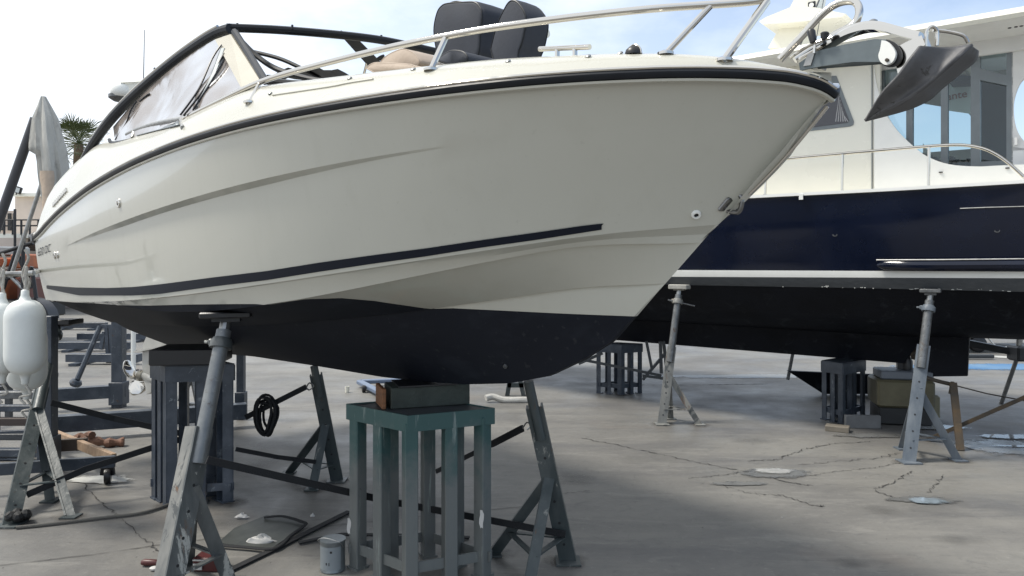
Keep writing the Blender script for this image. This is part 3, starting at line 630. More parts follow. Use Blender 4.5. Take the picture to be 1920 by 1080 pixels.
# cleat, light, screws
b = MB(); tc_ = .45
b.tube([on_t(1012, 92, tc_), on_t(1106, 88, tc_)], .009, 12)
for x in (1045, 1078): b.tube([on_t(x, 90, tc_), on_t(x, 112, tc_)], .0085, 10)
b.build("deck_cleat", M_steel, boat)
b = MB(); c_ = on_t(1188, 103, .38); b.lathe([(.027, 0), (.027, .006), (.024, .016), (.014, .025), (.0001, .028)], c_, (0, 0, 1), 20); nl = b.build("navigation_light", M_black, boat)
b = MB(); b.tube(smooth_path([c_ + Vector((-.03*math.cos(q), 0, .031*math.sin(q))) for q in [i*math.pi/8 for i in range(9)]], 2), .003, 6); b.build("light_guard", M_steel, nl)
for x, y in [(507, 176), (656, 148), (775, 131), (953, 116), (1103, 107), (1163, 101)]:
    p = on_deck(x, y)
    if p: b = MB(); b.lathe([(.010, 0), (.010, .004), (.006, .007), (.0001, .007)], p, (0, .5, .8), 10); b.build("snap_stud", M_dsteel, boat)
# deck seam moulding
b = MB(); pp = [on_deck(x, y, .002) for x, y in [(512, 179), (560, 172), (620, 163), (655, 156), (700, 149)]]; pp = [p for p in pp if p]; b.tube(smooth_path(pp), .004, 6); b.build("deck_seam", M_deck, boat)

# windscreen and canopy frame
top_s = [(156, 306, .93), (176, 268, .92), (205, 228, .90), (245, 186, .84), (290, 146, .78), (340, 106, .70), (385, 75, .65), (412, 60, .62)]
b = MB(); b.tube(smooth_path([on_t(*p) for p in top_s] + [on_t(432, 54, .60)]), [.036]*57, 10, flat=.8) if False else b.tube(smooth_path([on_t(*p) for p in top_s] + [on_t(432, 54, .60)]), .030, 10)
cf_ = b.build("canopy_side_frame", M_rub, boat)
b = MB(); b.tube(smooth_path([on_t(x, y, t) + Vector((0, .012, .030)) for x, y, t in top_s]), .009, 8); b.build("frame_strip", M_steel, cf_)
fr = [(425, 52, .61), (520, 56, .36), (620, 64, .08), (700, 73, -.15), (760, 84, -.36), (830, 100, -.60)]
b = MB(); b.tube(smooth_path([on_t(*p) for p in fr]), .024, 10); cfr = b.build("canopy_front_frame", M_rub, boat)
for x, y, t in [(445, 44, .56), (548, 47, .30), (640, 58, .02), (715, 66, -.2), (408, 53, .63), (345, 87, .70), (290, 127, .78), (247, 173, .84), (205, 222, .9), (170, 262, .93)]:
    b = MB(); b.lathe([(.007, -.01), (.007, .012), (.0001, .016)], on_t(x, y+4, t), (0, 0, 1), 8); b.build("frame_snap", M_black, cf_)
b = MB(); b.tube(smooth_path([on_t(440, 60, .60), on_t(470, 108, .66), on_t(497, 152, .72)]), .020, 8); b.build("windscreen_post", M_rub, boat)
b = MB(); pl = [on_t(403, 74, .66), on_t(432, 64, .62), on_t(488, 152, .74), on_t(456, 172, .80)]; b.plate(pl, (0, -.03, 0)); b.build("windscreen_pillar", mat("pillar_gelcoat", (.40, .365, .28), .35, coat=.3, var=.05), boat)
b = MB(); b.plate([on_t(650, 72, -.1), on_t(672, 74, -.12), on_t(716, 118, -.3), on_t(700, 128, -.28)], (.03, 0, 0)); b.build("windscreen_post", M_rub, boat)
b = MB(); b.tube([on_t(690, 108, -.25), on_t(682, 140, -.25)], .008, 8); b.build("windscreen_brace", M_steel, boat)
b = MB(); k = on_t(716, 112, -.3); b.lathe([(.012, -.04), (.012, 0), (.028, .012), (.028, .022), (.0001, .028)], k, (.2, .4, .8), 12); b.build("clamp_knob", M_black, boat)
tw = [(212, 238, .88), (262, 180, .82), (318, 132, .75), (365, 97, .69), (403, 74, .65)]
bw = [(216, 268, .93), (290, 252, .93), (345, 236, .91), (400, 202, .88), (456, 174, .80)]
b = MB(); ta = smooth_path([on_t(*p) for p in tw]); ba_ = smooth_path([on_t(*p) for p in bw]); b.grid([[lerp(p, q, k/6) + Vector((0, .015*math.sin(k*.52)*math.sin(i*.5), 0)) for i, (p, q) in enumerate(zip(ta, ba_))] for k in range(7)]); b.build("clear_side_curtain", M_vinyl, boat)
b = MB(); b.tube(smooth_path([on_t(205, 262, .92), on_t(216, 268, .93), on_t(290, 252, .93), on_t(345, 234, .91)]), .011, 8); b.build("curtain_hem", M_rub, boat)
for pts in ([(338, 216, .9), (372, 168, .82), (398, 110, .72), (415, 84, .66)], [(344, 217, .9), (380, 170, .82), (420, 100, .68)], [(362, 206, .88), (392, 160, .8), (420, 112, .7)], [(262, 190, .82), (280, 176, .8), (276, 192, .8), (270, 198, .8)], [(216, 262, .9), (236, 232, .88), (245, 208, .86), (256, 190, .83)]):
    b = MB(); b.tube(smooth_path([on_t(x, y, t+.02) for x, y, t in pts]), .005, 6); b.build("curtain_cord", M_rub, boat)
b = MB(); b.tube(smooth_path([on_t(372, 206, .87), on_t(400, 150, .78), on_t(420, 96, .68)]), .022, 8); b.build("inner_frame", M_frame, boat)
b = MB()
for pts, r in (([(448, 72, .5), (480, 104, .45), (520, 130, .40), (580, 148, .35), (640, 156, .3)], .016), ([(455, 80, .45), (500, 120, .4), (560, 143, .35), (600, 150, .3)], .012), ([(470, 96, .4), (530, 112, .3), (600, 146, .2)], .012), ([(490, 150, .55), (560, 158, .5), (640, 155, .4)], .02), ([(462, 90, .45), (478, 130, .5), (492, 155, .55)], .010)):
    b.tube(smooth_path([on_t(*p) for p in pts]), r, 8)
b.build("folded_canopy_bows", M_rub, boat)
b = MB(); rows_ = []
for k in range(7):
    q = k/6; rows_.append([on_t(lerp(500, 660, i/12), lerp(140, 160, q) - 14*math.sin(math.pi*min(1, i/12)) + 4*math.sin(i*1.7+k), .30 - .2*q) for i in range(13)])
b.grid(rows_); b.build("folded_canopy_cover", M_cover, boat)
b = MB(); rows_ = []
def pad_shape(outline, t0, depth, name, m, parent=boat):
    """rounded upholstered pad: outline in the boat's long plane, bulged to both sides"""
    pts = smooth_path([on_t(x, y, t0) for x, y in outline], 5)[:-1]; c = sum(pts, Vector())/len(pts); rws = []
    for dy, sc in ((-1, .84), (-.95, .93), (-.8, .985), (0, 1), (.8, .985), (.95, .93), (1, .84)):
        rws.append([c + (p-c)*sc + Vector((0, dy*depth/2, 0)) for p in pts])
    b = MB(); b.grid(rws, closed=True); n = len(pts); b.f += [tuple(range(n-1, -1, -1)), tuple(range(6*n, 7*n))]; b.m += [0, 0]
    o = b.build(name, m, parent, smooth=50); recalc(o); o.data.set_sharp_from_angle(angle=R(60))
    for r_ in (1, 5):
        b = MB(); b.tube(rws[r_] + [rws[r_][0]], .0035, 6, cap=False); b.build("piping", M_rub if m is M_cover else M_tan, o)
    return o
pad_shape([(846, 110), (840, 66), (846, 32), (856, 17), (870, 12), (900, 10), (922, 10), (932, 18), (938, 34), (934, 70), (926, 120), (880, 135), (850, 130)], .02, .20, "covered_seat_backrest", M_cover)
pad_shape([(938, 100), (950, 55), (966, 20), (975, 7), (984, 4), (994, 10), (1006, 28), (1009, 46), (1002, 84), (994, 106), (986, 135), (940, 135)], .12, .13, "covered_side_backrest", M_cover)
pad_shape([(848, 10), (858, 6), (868, 5), (882, 9), (870, 14), (855, 14)], .02, .06, "cover_crown", M_cover)
pad_shape([(852, 122), (876, 106), (892, 103), (910, 108), (914, 124), (880, 132)], .42, .2, "bow_cushion", M_cover)
b = MB(); b.lathe([(.001, -.02), (.018, -.02), (.02, .01), (.001, .014)], on_t(1022, 63, .02), (-1, 0, 0), 14); b.build("speaker_knob", M_cream, boat)
pad_shape([(728, 128), (745, 110), (770, 98), (785, 97), (802, 106), (812, 124), (790, 136), (740, 136)], .0, .16, "cushion_backrest", M_tan)
pad_shape([(704, 132), (722, 122), (760, 123), (800, 127), (800, 138), (706, 140)], .2, .14, "cushion_seat", M_tan)
# sterndrive leg and propeller, behind the transom
pt_ = Vector((LB+.03, 0, 0))
drv = MB(); drv.box((LB+.10, 0, .93), (.18, .26, .40), bev=.03); drv.plate([(LB+.14, -.05, 1.0), (LB+.70, -.05, .98), (LB+1.00, -.05, .74), (LB+1.02, -.05, .52), (LB+.88, -.05, .28), (LB+.74, -.05, .32), (LB+.72, -.05, .56), (LB+.40, -.05, .76)], (0, .10, 0)); drv.plate([(LB+.16, -.11, .80), (LB+1.12, -.10, .66), (LB+1.12, .10, .66), (LB+.16, .11, .80)], (0, 0, .015)); drv.tube([(LB+.62, .0, .44), (LB+.70, 0, .44), (LB+.96, 0, .44), (LB+1.06, 0, .44)], [.02, .06, .065, .05], 14)
sdv = drv.build("sterndrive", mat("drive_grey", (.33, .33, .31), .35, coat=.3), boat)
drv_off = 0; pb = MB(); hc = Vector((LB+1.10, .05, .44)); pb.lathe([(.055, -.06), (.055, .05), (.03, .09)], hc, (1, 0, 0), 16)
prop = pb.build("propeller", M_steel, boat)
for k in range(3):
    a0 = k*2*math.pi/3 + .4; rws = []
    for i in range(8):
        r = .05 + .15*i/7; w = (.06 + .12*math.sin(math.pi*min(1, (i+1)/8)))*(1 if i < 7 else .35); tw_ = .9 - .5*i/7; rr = []
        for j in range(5):
            q = (j/4-.5)*w; aa = a0 + q*math.cos(tw_)/max(r, .05) + i*.06; rr.append(hc + Vector((q*math.sin(tw_)*1.3, r*math.cos(aa), r*math.sin(aa))))
        rws.append(rr)
    b = MB(); b.grid(rws); o = b.build("propeller_blade", M_steel, prop, smooth=60); sl = o.modifiers.new("thick", 'SOLIDIFY'); sl.thickness = .006
# stern bracket at the quarter, fender line hangs from it
b = MB(); q0 = rR[-1]; b.box(q0 + Vector((.02, -.02, 0)), (.10, .08, .09), bev=.02); b.tube([q0 + Vector((.02, -.02, 0)), q0 + Vector((.42, -.04, .02))], .018, 8); b.tube([q0 + Vector((.42, -.04, .02)), q0 + Vector((.44, -1.9, .02))], .018, 8); b.build("stern_rail", M_black, boat)
b = MB(); b.box((LB+.12, -.0, .0+1.32), (.24, 1.8, .06), bev=.02); b.build("swim_platform", M_black, boat)

# ---------------------------------------------------------------- anchor on the bow roller (its own thing) and roller (part of the boat)
b = MB(); ar = [(1500, 132), (1498, 118), (1530, 96), (1580, 84), (1640, 73), (1662, 74), (1680, 84), (1682, 104), (1664, 116), (1600, 116), (1540, 124)]
b.plate([on_t(x, y, .045) for x, y in ar], (0, -.008, 0)); b.plate([on_t(x, y, -.035) for x, y in ar], (0, -.008, 0))
b.tube([on_t(1535, 122, 0), on_t(1662, 112, 0)], .012, 8); roller = b.build("bow_roller", M_arm, boat)
b = MB(); b.plate(smooth_path([on_t(x, y, .050) for x, y in [(1656, 77), (1668, 80), (1680, 94), (1682, 106), (1676, 118), (1664, 123), (1654, 117), (1650, 106), (1653, 95), (1655, 84), (1656, 77)]], 4)[:-1], (0, .012, 0)); rw_ = b.build("roller_cheek", M_white, roller)
b = MB(); b.plate(smooth_path([on_t(x, y, .047) for x, y in [(1662, 74), (1676, 79), (1688, 93), (1690, 108), (1682, 121), (1666, 125), (1654, 117), (1662, 74)]], 4)[:-1], (0, -.010, 0)); b.build("roller_rim", M_black, roller)
b = MB(); b.lathe([(.005, 0), (.005, .006), (.001, .007)], on_t(1664, 113, .062), (0, 1, 0), 10); b.build("roller_pin", M_rust, roller)
b = MB(); b.plate([on_t(x, y, .05) for x, y in [(1506, 124), (1514, 102), (1528, 96), (1520, 122)]], (0, -.1, 0)); b.build("roller_bracket", M_dsteel, roller)
for (x0, y0_, x1, y1_) in ((1528, 92, 1520, 56), (1545, 82, 1547, 60)):
    b = MB(); a = on_t(x0, y0_, .06); q = on_t(x1, y1_, .06); b.tube([a, a.lerp(q, .25), a.lerp(q, .35), a.lerp(q, .9), q], [.004, .004, .010, .0125, .009], 12); b.build("lever_knob", M_black, boat)
b = MB(); b.tube([on_t(1527, 100, .06), on_t(1528, 84, .06)], .005, 8); b.tube(smooth_path([on_t(1482, 108, .06), on_t(1520, 84, .06), on_t(1560, 70, .06)]), .005, 8); b.build("lever_linkage", M_steel, boat)
anchor = thing("anchor", "dark grey plough anchor with polished shank hanging from the white motorboat's bow roller", "anchor", to_w(on_t(1700, 100, 0)), 0)
AO = anchor.location.copy()
aw = lambda x, y, t=0.0: to_w(on_t(x, y, t)) - AO
b = MB()
shank = [(1500, 113), (1540, 92), (1580, 66), (1615, 52), (1650, 50), (1690, 60), (1728, 70)]; rws = []
sp_ = smooth_path([aw(x, y, 0) for x, y in shank], 5); nside = to_w(Vector((0, 1, 0))) - to_w(Vector((0, 0, 0)))
for i, p in enumerate(sp_):
    hh = lerp(.006, .0135, min(1, i/14)); up_ = Vector((0, 0, 1)); w_ = .022
    rws.append([p + nside*w_ - up_*hh, p + nside*w_*1.05 + up_*hh*.3, p + nside*w_*.6 + up_*hh, p - nside*w_*.6 + up_*hh, p - nside*w_*1.05 + up_*hh*.3, p - nside*w_ - up_*hh])
b.grid(rws, closed=True); b.f += [(5, 4, 3, 2, 1, 0), tuple(len(b.v)-6+k for k in range(6))]; b.m += [0, 0]; o = b.build("shank", M_steel, anchor, smooth=60); recalc(o)
b = MB(); b.lathe([(.012, 0), (.012, .008), (.006, .012)], aw(1637, 44, 0), (0, 0, 1), 14); b.build("shank_cap", M_dsteel, anchor)
# crown: cast steel piece joining shank and flukes
b = MB(); b.plate([aw(x, y, .03) for x, y in [(1682, 88), (1700, 78), (1728, 66), (1735, 84), (1722, 92), (1708, 112), (1698, 130), (1684, 142), (1680, 122)]], -nside*.05); b.build("anchor_crown", M_steel, anchor)
# flukes: two curved plates folded on a central ridge
def fluke(edge, ridge, t_e, t_r, name, dish):
    rws = []; E = smooth_path([aw(x, y, te) for (x, y), te in zip(edge, t_e)], 5); Q = smooth_path([aw(x, y, te) for (x, y), te in zip(ridge, t_r)], 5)
    for i in range(len(E)):
        rws.append([E[i].lerp(Q[i], k/8) + nside*dish*math.sin(math.pi*k/8)*min(1, (len(E)-1-i)/8) for k in range(9)])
    b = MB(); b.grid(rws); o = b.build(name, M_galv, anchor, smooth=70); m_ = o.modifiers.new("thick", 'SOLIDIFY'); m_.thickness = .008; m_.offset = 0; return o
ridge = [(1824, 84), (1780, 122), (1740, 158), (1690, 192), (1622, 225)]; tr_ = [.03, .06, .07, .06, .02]
fluke([(1724, 86), (1704, 112), (1683, 142), (1652, 176), (1622, 225)], ridge, [.10, .12, .12, .09, .02], tr_, "near_fluke", -.03)
fluke([(1833, 94), (1829, 112), (1806, 132), (1762, 168), (1742, 186), (1700, 205), (1622, 226)], [(1822, 85), (1800, 104), (1776, 126), (1750, 149), (1726, 168), (1690, 192), (1622, 225)], [-.05, -.09, -.10, -.09, -.07, -.04, .018], [.03, .05, .058, .066, .068, .06, .02], "far_fluke", .02)
b = MB(); b.tube(smooth_path([aw(1736, 92, .02), aw(1738, 60, .02), aw(1748, 50, .01), aw(1757, 60, 0), aw(1756, 86, 0)]), .005, 8); b.tube(smooth_path([aw(1750, 56, .0), aw(1780, 60, -.03), aw(1806, 67, -.05), aw(1815, 80, -.06)]), .005, 8); b.build("anchor_bail", M_steel, anchor)

# ---------------------------------------------------------------- navy trawler yacht (local x aft, y inboard from its near side, z up)
dn = Vector((.788, -.616, 0)).normalized(); en = Vector((-dn.y, dn.x, 0)); TO = Vector((1.665, 7.4, 0))
def Tw(p): return TO + dn*p[0] + en*p[1] + Vector((0, 0, p[2]))
def on_w(px, py, w):
    r = (px-960)/F; o = TO + en*w; a = (r*o.y - o.x)/(dn.x - r*dn.y); Y = o.y + a*dn.y; return Vector((a, w, EYE - (py-HOR)*Y/F))
yacht = thing("trawler_yacht", "navy blue trawler yacht with cream cabin and hard top, propped behind the white motorboat", "boat", TO, math.atan2(dn.y, dn.x))
A0, A1, WC = -5.0, 5.2, 1.12
def tw(a, w0):                                    # fore end closes to the centre line
    f = max(0, min(1, (a - A0)/3.6)); f = math.sin(f*math.pi/2)**.75; return lerp(WC, w0, f)
zs1, zs2 = 1.455, 1.405
d0 = on_w(1400, 373, -.10); d1 = on_w(1660, 360, -.10); d2 = on_w(1920, 345, -.10); print('deck z', d0, d1, d2, 'stripe', on_w(1300, 508, 0).z, on_w(1900, 509, 0).z, on_w(1300, 523, 0).z, on_w(1900, 521, 0).z, on_w(1900, 545, 0).z)
zdeck = lambda a: float(np.interp(a, [A0, d0.x, d1.x, d2.x, A1], [d0.z+.35, d0.z, d1.z, d2.z, d2.z]))
zsa = on_w(1300, 507, 0).z; zsb = on_w(1900, 509, 0).z; zsc = on_w(1300, 521, 0).z; zsd = on_w(1900, 521, 0).z
zt_ = lambda a: lerp(zsa, zsb, (a+1)/4); zb_ = lambda a: lerp(zsc, zsd, (a+1)/4)
zg_ = lambda a: float(np.interp(a, [-2, on_w(1300, 535, 0).x, on_w(1600, 540, .0).x, on_w(1900, 547, 0).x, 5.2], [1.34, on_w(1300, 535, 0).z, on_w(1600, 540, 0).z, on_w(1900, 547, 0).z, on_w(1900, 547, 0).z-.01]))
As = [lerp(A0, A1, i/60) for i in range(61)]
def zbot(a): return float(np.interp(a, [A0, -3.9, -3.0, 1.9, 2.5, A1], [1.9, 1.1, .86, .84, .88, .93]))
R_ = []
for w0, zf in [(-.10, zdeck), (-.09, lambda a: zdeck(a)-.25), (-.06, lambda a: lerp(zdeck(a), zt_(a), .6)), (-.03, lambda a: zt_(a)+.08), (-.015, zt_)]: R_.append(([Vector((a, tw(a, w0), zf(a))) for a in As], 0))
R_.append(([Vector((a, tw(a, -.015), zb_(a))) for a in As], 1)); R_.append(([Vector((a, tw(a, .02), zg_(a))) for a in As], 2))
R_.append(([Vector((a, tw(a, .05), zg_(a)-.012)) for a in As], 3)); R_.append(([Vector((a, tw(a, .22), lerp(zg_(a), zbot(a), .5))) for a in As], 3)); R_.append(([Vector((a, tw(a, .55), lerp(zg_(a), zbot(a), .85))) for a in As], 3)); R_.append(([Vector((a, tw(a, .98), zbot(a))) for a in As], 3))
def keelz(a): return float(np.interp(a, [A0, -4.3, -3.6, -2.8, 1.86, 1.9, A1], [1.9, 1.2, .80, .60, .575, zbot(1.9), .93]))
R_.append(([Vector((a, WC-.05 if a > -3 else tw(a, WC-.05), min(zbot(a), keelz(a)))) for a in As], 3))
b = MB(); mr_ = lambda r: [Vector((p.x, 2*WC-p.y, p.z)) for p in r]
RR = R_ + [(mr_(r), m) for r, m in R_[::-1]]; n = 61
for i in range(len(RR)-1):
    k = len(b.v); b.v += [tuple(p) for p in RR[i][0]] + [tuple(p) for p in RR[i+1][0]]
    mi = RR[i+1][1] if i < len(R_)-1 else (RR[i][1] if i >= len(R_) else 3)
    if i < len(R_)-1 and RR[i][1] == 0 and RR[i+1][1] == 1: mi = 1
    b.f += [(k+j, k+j+1, k+n+j+1, k+n+j) for j in range(n-1)]; b.m += [mi]*(n-1)
b.plate([(A1, R_[i][0][-1].y, R_[i][0][-1].z) for i in range(len(R_))] + [(A1, 2*WC-R_[i][0][-1].y, R_[i][0][-1].z) for i in range(len(R_)-1, -1, -1)], (.01, 0, 0))
yh = b.build("hull", [M_navy, M_white, M_boot, M_anti], yacht); recalc(yh)
# deck lid and white cap rail
b = MB(); b.grid([[Vector((p.x, p.y-.02, p.z+.004)) for p in R_[0][0]], [Vector((p.x, p.y-.02, p.z+.03)) for p in R_[0][0]], [Vector((p.x, p.y+.08, p.z+.03)) for p in R_[0][0]], [Vector((p.x, p.y+.08, p.z-.02)) for p in R_[0][0]]]); b.build("toe_rail", M_white, yacht)
b = MB(); b.grid([[Vector((p.x, p.y+.02, p.z-.03)) for p in R_[0][0]], [Vector((p.x, 2*WC-p.y-.02, p.z-.03)) for p in R_[0][0]]]); b.build("side_deck", M_cream, yacht)
# rubbing strake along the quarter
b = MB(); sk = [on_w(x, y, -.05) for x, y in [(1645, 497), (1660, 497), (1760, 497), (1920, 496), (2300, 494)]]; b.tube(sk, [.012, .045, .048, .048, .048], 10, flat=1.0); b.build("rubbing_strake", M_navy, yacht)
b = MB(); b.tube([p + Vector((0, -.034, .042)) for p in sk], .006, 6); b.build("strake_strip", M_dsteel, yacht)
b = MB(); b.tube([on_w(x, y, -.095) for x, y in [(1800, 391), (1850, 389), (1925, 387)]], .004, 6); b.build("hull_scuff", M_dsteel, yacht)
for x, y in [(1566, 439), (1870, 431)]:
    b = MB(); b.lathe([(.014, 0), (.022, 0), (.022, .010), (.014, .012), (.012, .004)], on_w(x, y, -.06), (0, -1, 0), 16); o = b.build("through_hull_fitting", M_tube, yacht); b = MB(); b.lathe([(.0001, .006), (.013, .006)], on_w(x, y, -.06), (0, -1, 0), 12); b.build("outlet_hole", M_black, o)
b = MB(); b.box(on_w(1502, 369, -.125), (.035, .01, .05)); b.build("chafe_patch", M_white, yacht)
# flaking paint under the boot top
b = MB(); rr = random.Random(4)
for k in range(34):
    a = rr.choice([rr.uniform(1.0, 3.2), rr.gauss(2.2, .35)]); z = zg_(a) + rr.uniform(.0, .014); w = .02*(1-(z-zg_(a))/.10) - .006 - .0; L_ = rr.uniform(.004, .035)*rr.random()+.003; b.box((a, tw(a, .0)+.006, z), (L_, .006, rr.uniform(.002, .007)))
tag(b.build("flaked_paint", M_paint_glare, yacht, smooth=0), kind="stuff")
# rudder, propeller shaft, anode
b = MB(); b.plate([(1.98, WC-.03, .95), (2.34, WC-.03, .95), (2.32, WC-.03, .50), (1.96, WC-.03, .46)], (0, .06, 0)); b.tube([(2.12, WC, .9), (2.12, WC, 1.0)], .03, 10); b.build("rudder", M_anti, yacht)
b = MB(); b.tube([(1.6, WC, .70), (1.92, WC, .66)], .025, 10); b.lathe([(.05, 0), (.06, .05), (.03, .11)], (1.86, WC, .665), (1, 0, 0), 14); b.build("propeller_hub", M_rust, yacht)
for x, y in [(1655, 660), (1672, 665), (1690, 655)]:
    b = MB(); b.lathe([(.012, 0), (.012, .008), (.0001, .010)], on_w(x, y, 1.08), (0, -1, 0), 10); b.build("keel_bolt", M_boot, yacht)
# cabin shell
WS = .34
def poly(pxs, w): return [on_w(x, y, w) for x, y in pxs]
zr = on_w(1900, 12, -.02).z; print('roof z', zr, on_w(1400, 98, -.02).z)
b = MB()
# cabin side wall forward of the cockpit (with a triangular window let in)
wl_ = on_w(1300, 300, WS).x; wr_ = on_w(1650, 200, WS).x; tri = poly([(1508, 246), (1572, 168), (1604, 232), (1600, 238)], WS)
wallp = [Vector((-3.0, WS, zdeck(-3)-.03)), Vector((wr_, WS, zdeck(wr_)-.03)), Vector((wr_, WS, zr-.10)), Vector((-2.4, WS, zr-.10)), Vector((-3.0, WS, zdeck(-3)+.5))]
b.plate(wallp, (0, .06, 0)); b.build("cabin_side", M_cream, yacht)
xfar = on_w(1540, 200, 2*WC-WS).x; b = MB(); b.plate([Vector((min(p.x, xfar), 2*WC-WS-.06, p.z)) for p in wallp], (0, .06, 0)); b.build("cabin_side", M_cream, yacht)
b = MB(); b.plate([(-3.0, WS+.07, 2.2), (-3.0, 2*WC-WS-.07, 2.2), (-2.45, 2*WC-WS-.07, zr-.1), (-2.45, WS+.07, zr-.1)], (.05, 0, 0)); b.build("cabin_front", M_cream, yacht)
b = MB(); tr2 = smooth_path(poly([(1470, 250), (1560, 142), (1568, 142), (1601, 228), (1600, 234), (1594, 237), (1480, 250)], WS-.008), 1); b.plate(tr2, (0, .012, 0)); wn = b.build("side_window", M_frame, yacht)
b = MB(); b.plate(poly([(1490, 243), (1558, 158), (1566, 158), (1592, 226), (1588, 230)], WS-.014), (0, .004, 0)); b.build("window_pane", mat("dark_window_glass", (.03, .03, .04), .05, coat=.5), wn)
cm = mat("white_net_curtain", (.42, .42, .43), .8)
b = MB()
for k in range(6): x = 1566 + k*4.6; b.plate(poly([(x, 228), (x+1.8, 227.6), (1573 + k*1.6+.8, 180 + k*7), (1573 + k*1.6, 180 + k*7)], WS-.017), (0, .002, 0))
b.build("curtain_fold", cm, wn)
b = MB(); sx = on_w(1635, 200, WS-.006); b.box((sx.x, WS-.004, (zdeck(sx.x)+zr)/2-.05), (.008, .01, zr-zdeck(sx.x)-.1)); b.build("panel_seam", M_frame, yacht)
# side wing with the curved cut-out
curve = [(1639, 110), (1641, 144), (1649, 178), (1660, 210), (1680, 242), (1710, 272), (1740, 294), (1780, 308), (1830, 312), (1880, 310), (2100, 300)]
b = MB(); cv_ = smooth_path(poly(curve, WS-.02), 4); lowa = on_w(2100, 300, WS-.02).x; wing = cv_ + [Vector((lowa, WS-.02, zdeck(lowa)-.03)), Vector((cv_[0].x, WS-.02, zdeck(cv_[0].x)-.03))]
nn = len(cv_); lower = [Vector((p.x, WS-.02, zdeck(p.x)-.03)) for p in cv_]
b.grid([cv_, lower]); b.grid([[p+Vector((0, .05, 0)) for p in cv_], [p+Vector((0, .05, 0)) for p in lower]]); b.grid([cv_, [p+Vector((0, .05, 0)) for p in cv_]]); b.build("cockpit_wing", mat("white_wing_gelcoat", (.82, .815, .78), .28, coat=.3, var=.02), yacht)
b = MB(); b.grid([[Vector((p.x, 2*WC-WS, p.z)) for p in cv_[14:]], [Vector((p.x, 2*WC-WS, p.z)) for p in lower[14:]]]); b.build("cockpit_wing", M_cream, yacht)
for x, y in [(1764, 323), (1889, 315)]:
    b = MB(); b.box(on_w(x, y, WS-.03), (.03, .015, .010), bev=.003); b.build("wing_vent", M_black, yacht)
# glazed wheelhouse inboard of the wing
WG = .52
def quad(x0, x1, yt0, yt1, yb0, yb1, w): return poly([(x0, yb0), (x1, yb1), (x1, yt1), (x0, yt0)], w)
for (x0, x1, nm) in ((1649, 1657, 0), (1699, 1711, 1), (1764, 1777, 2), (1820, 1838, 3), (1887, 1899, 4)):
    b = MB(); b.plate(quad(x0, x1, 60, 60, 330, 330, WG), (0, .07, 0)); b.build("window_post", M_frame, yacht)
b = MB(); b.plate(quad(1838, 1887, 128, 141, 150, 160, WG), (0, .06, 0)); b.build("door_head", M_frame, yacht)
b = MB(); b.plate(quad(1838, 1887, 303, 301, 330, 330, WG), (0, .06, 0)); b.build("door_sill", M_frame, yacht)
for (x0, x1) in ((1650, 1699), (1711, 1764), (1777, 1820)):
    b = MB(); b.plate(quad(x0, x1, 60, 60, 325, 325, WG+.03), (0, .006, 0)); b.build("cabin_pane", M_glass, yacht)
b = MB(); b.plate(quad(1838, 1887, 60, 60, 310, 310, WG+.03), (0, .006, 0)); b.build("door_pane", M_glass, yacht)
hw = on_w(1850, 290, WG-.01); b = MB(); b.bar(on_w(1905, 258, WG-.02), on_w(1905, 272, WG-.02), .02, .02); b.build("door_handle", M_steel, yacht)
# after screen with a rounded opening
b = MB(); op = smooth_path(poly([(1935, 140), (1915, 152), (1903, 180), (1900, 205), (1904, 235), (1915, 258), (1935, 280)], WG), 4)
b.grid([op, [Vector((on_w(1897, 200, WG).x, WG, p.z)) for p in op]]); b.grid([[p + Vector((0, .05, 0)) for p in op], [Vector((on_w(1897, 200, WG).x, WG+.05, p.z)) for p in op]]); b.grid([op, [p + Vector((0, .05, 0)) for p in op]])
b.plate(poly([(1897, 60), (2050, 20), (2050, 120), (1935, 140), (1897, 145)], WG), (0, .05, 0)); b.plate(poly([(1897, 275), (1935, 280), (2050, 285), (2050, 330), (1897, 330)], WG), (0, .05, 0)); b.build("after_screen", M_roofg, yacht)
# far side of the wheelhouse with its own openings
wf = 2*WC - WG; b = MB(); 
topc = [(1560, 170), (1640, 180), (1710, 191), (1765, 200), (1800, 206), (1816, 213), (1822, 222)]
tc3 = smooth_path(poly(topc, wf), 3); ztop = zr-.08
b.grid([[Vector((p.x, wf, ztop)) for p in tc3], tc3]); zl = on_w(1760, 284, wf).z
b.plate([Vector((tc3[0].x-.6, wf, 2.1)), Vector((tc3[-1].x+.34, wf, 2.1)), Vector((tc3[-1].x+.34, wf, zl)), Vector((tc3[0].x-.6, wf, zl))], (0, .04, 0))
b.plate([Vector((tc3[-1].x, wf, zl)), Vector((tc3[-1].x+.34, wf, zl)), Vector((tc3[-1].x+.34, wf, ztop)), Vector((tc3[-1].x, wf, ztop))], (0, .04, 0)); b.build("far_cabin_side", mat("beige_lining", (.42, .39, .33), .6), yacht)
b = MB(); b.plate(quad(1836, 1890, 150, 158, 305, 303, wf-.25), (0, .05, 0)); b.build("dark_locker", M_dark, yacht)
b = MB()
for k in range(9): x = 1735 + k*11; h = random.uniform(8, 26); b.plate(quad(x, x+random.uniform(6, 12), 312-h, 312-h, 330, 330, WG+.35+.05*(k % 3)), (0, .12, 0))
b.build("wheelhouse_console", M_dark, yacht)
b = MB(); b.plate(quad(1777, 1822, 139, 142, 152, 150, WG+.2), (0, .3, 0)); b.build("overhead_shelf", M_dark, yacht)
b = MB(); rr = random.Random(9)
for k in range(6): b.box(on_w(1782 + k*6.5, 134 + rr.uniform(-4, 3), WG+.25), (.035, .2, .07), Matrix.Rotation(rr.uniform(-.3, .3), 3, 'Y'), bev=.008)
b.build("folded_chart", mat("brown_paper", (.45, .36, .22), .7, col2=(.65, .6, .5), vscale=20), yacht)
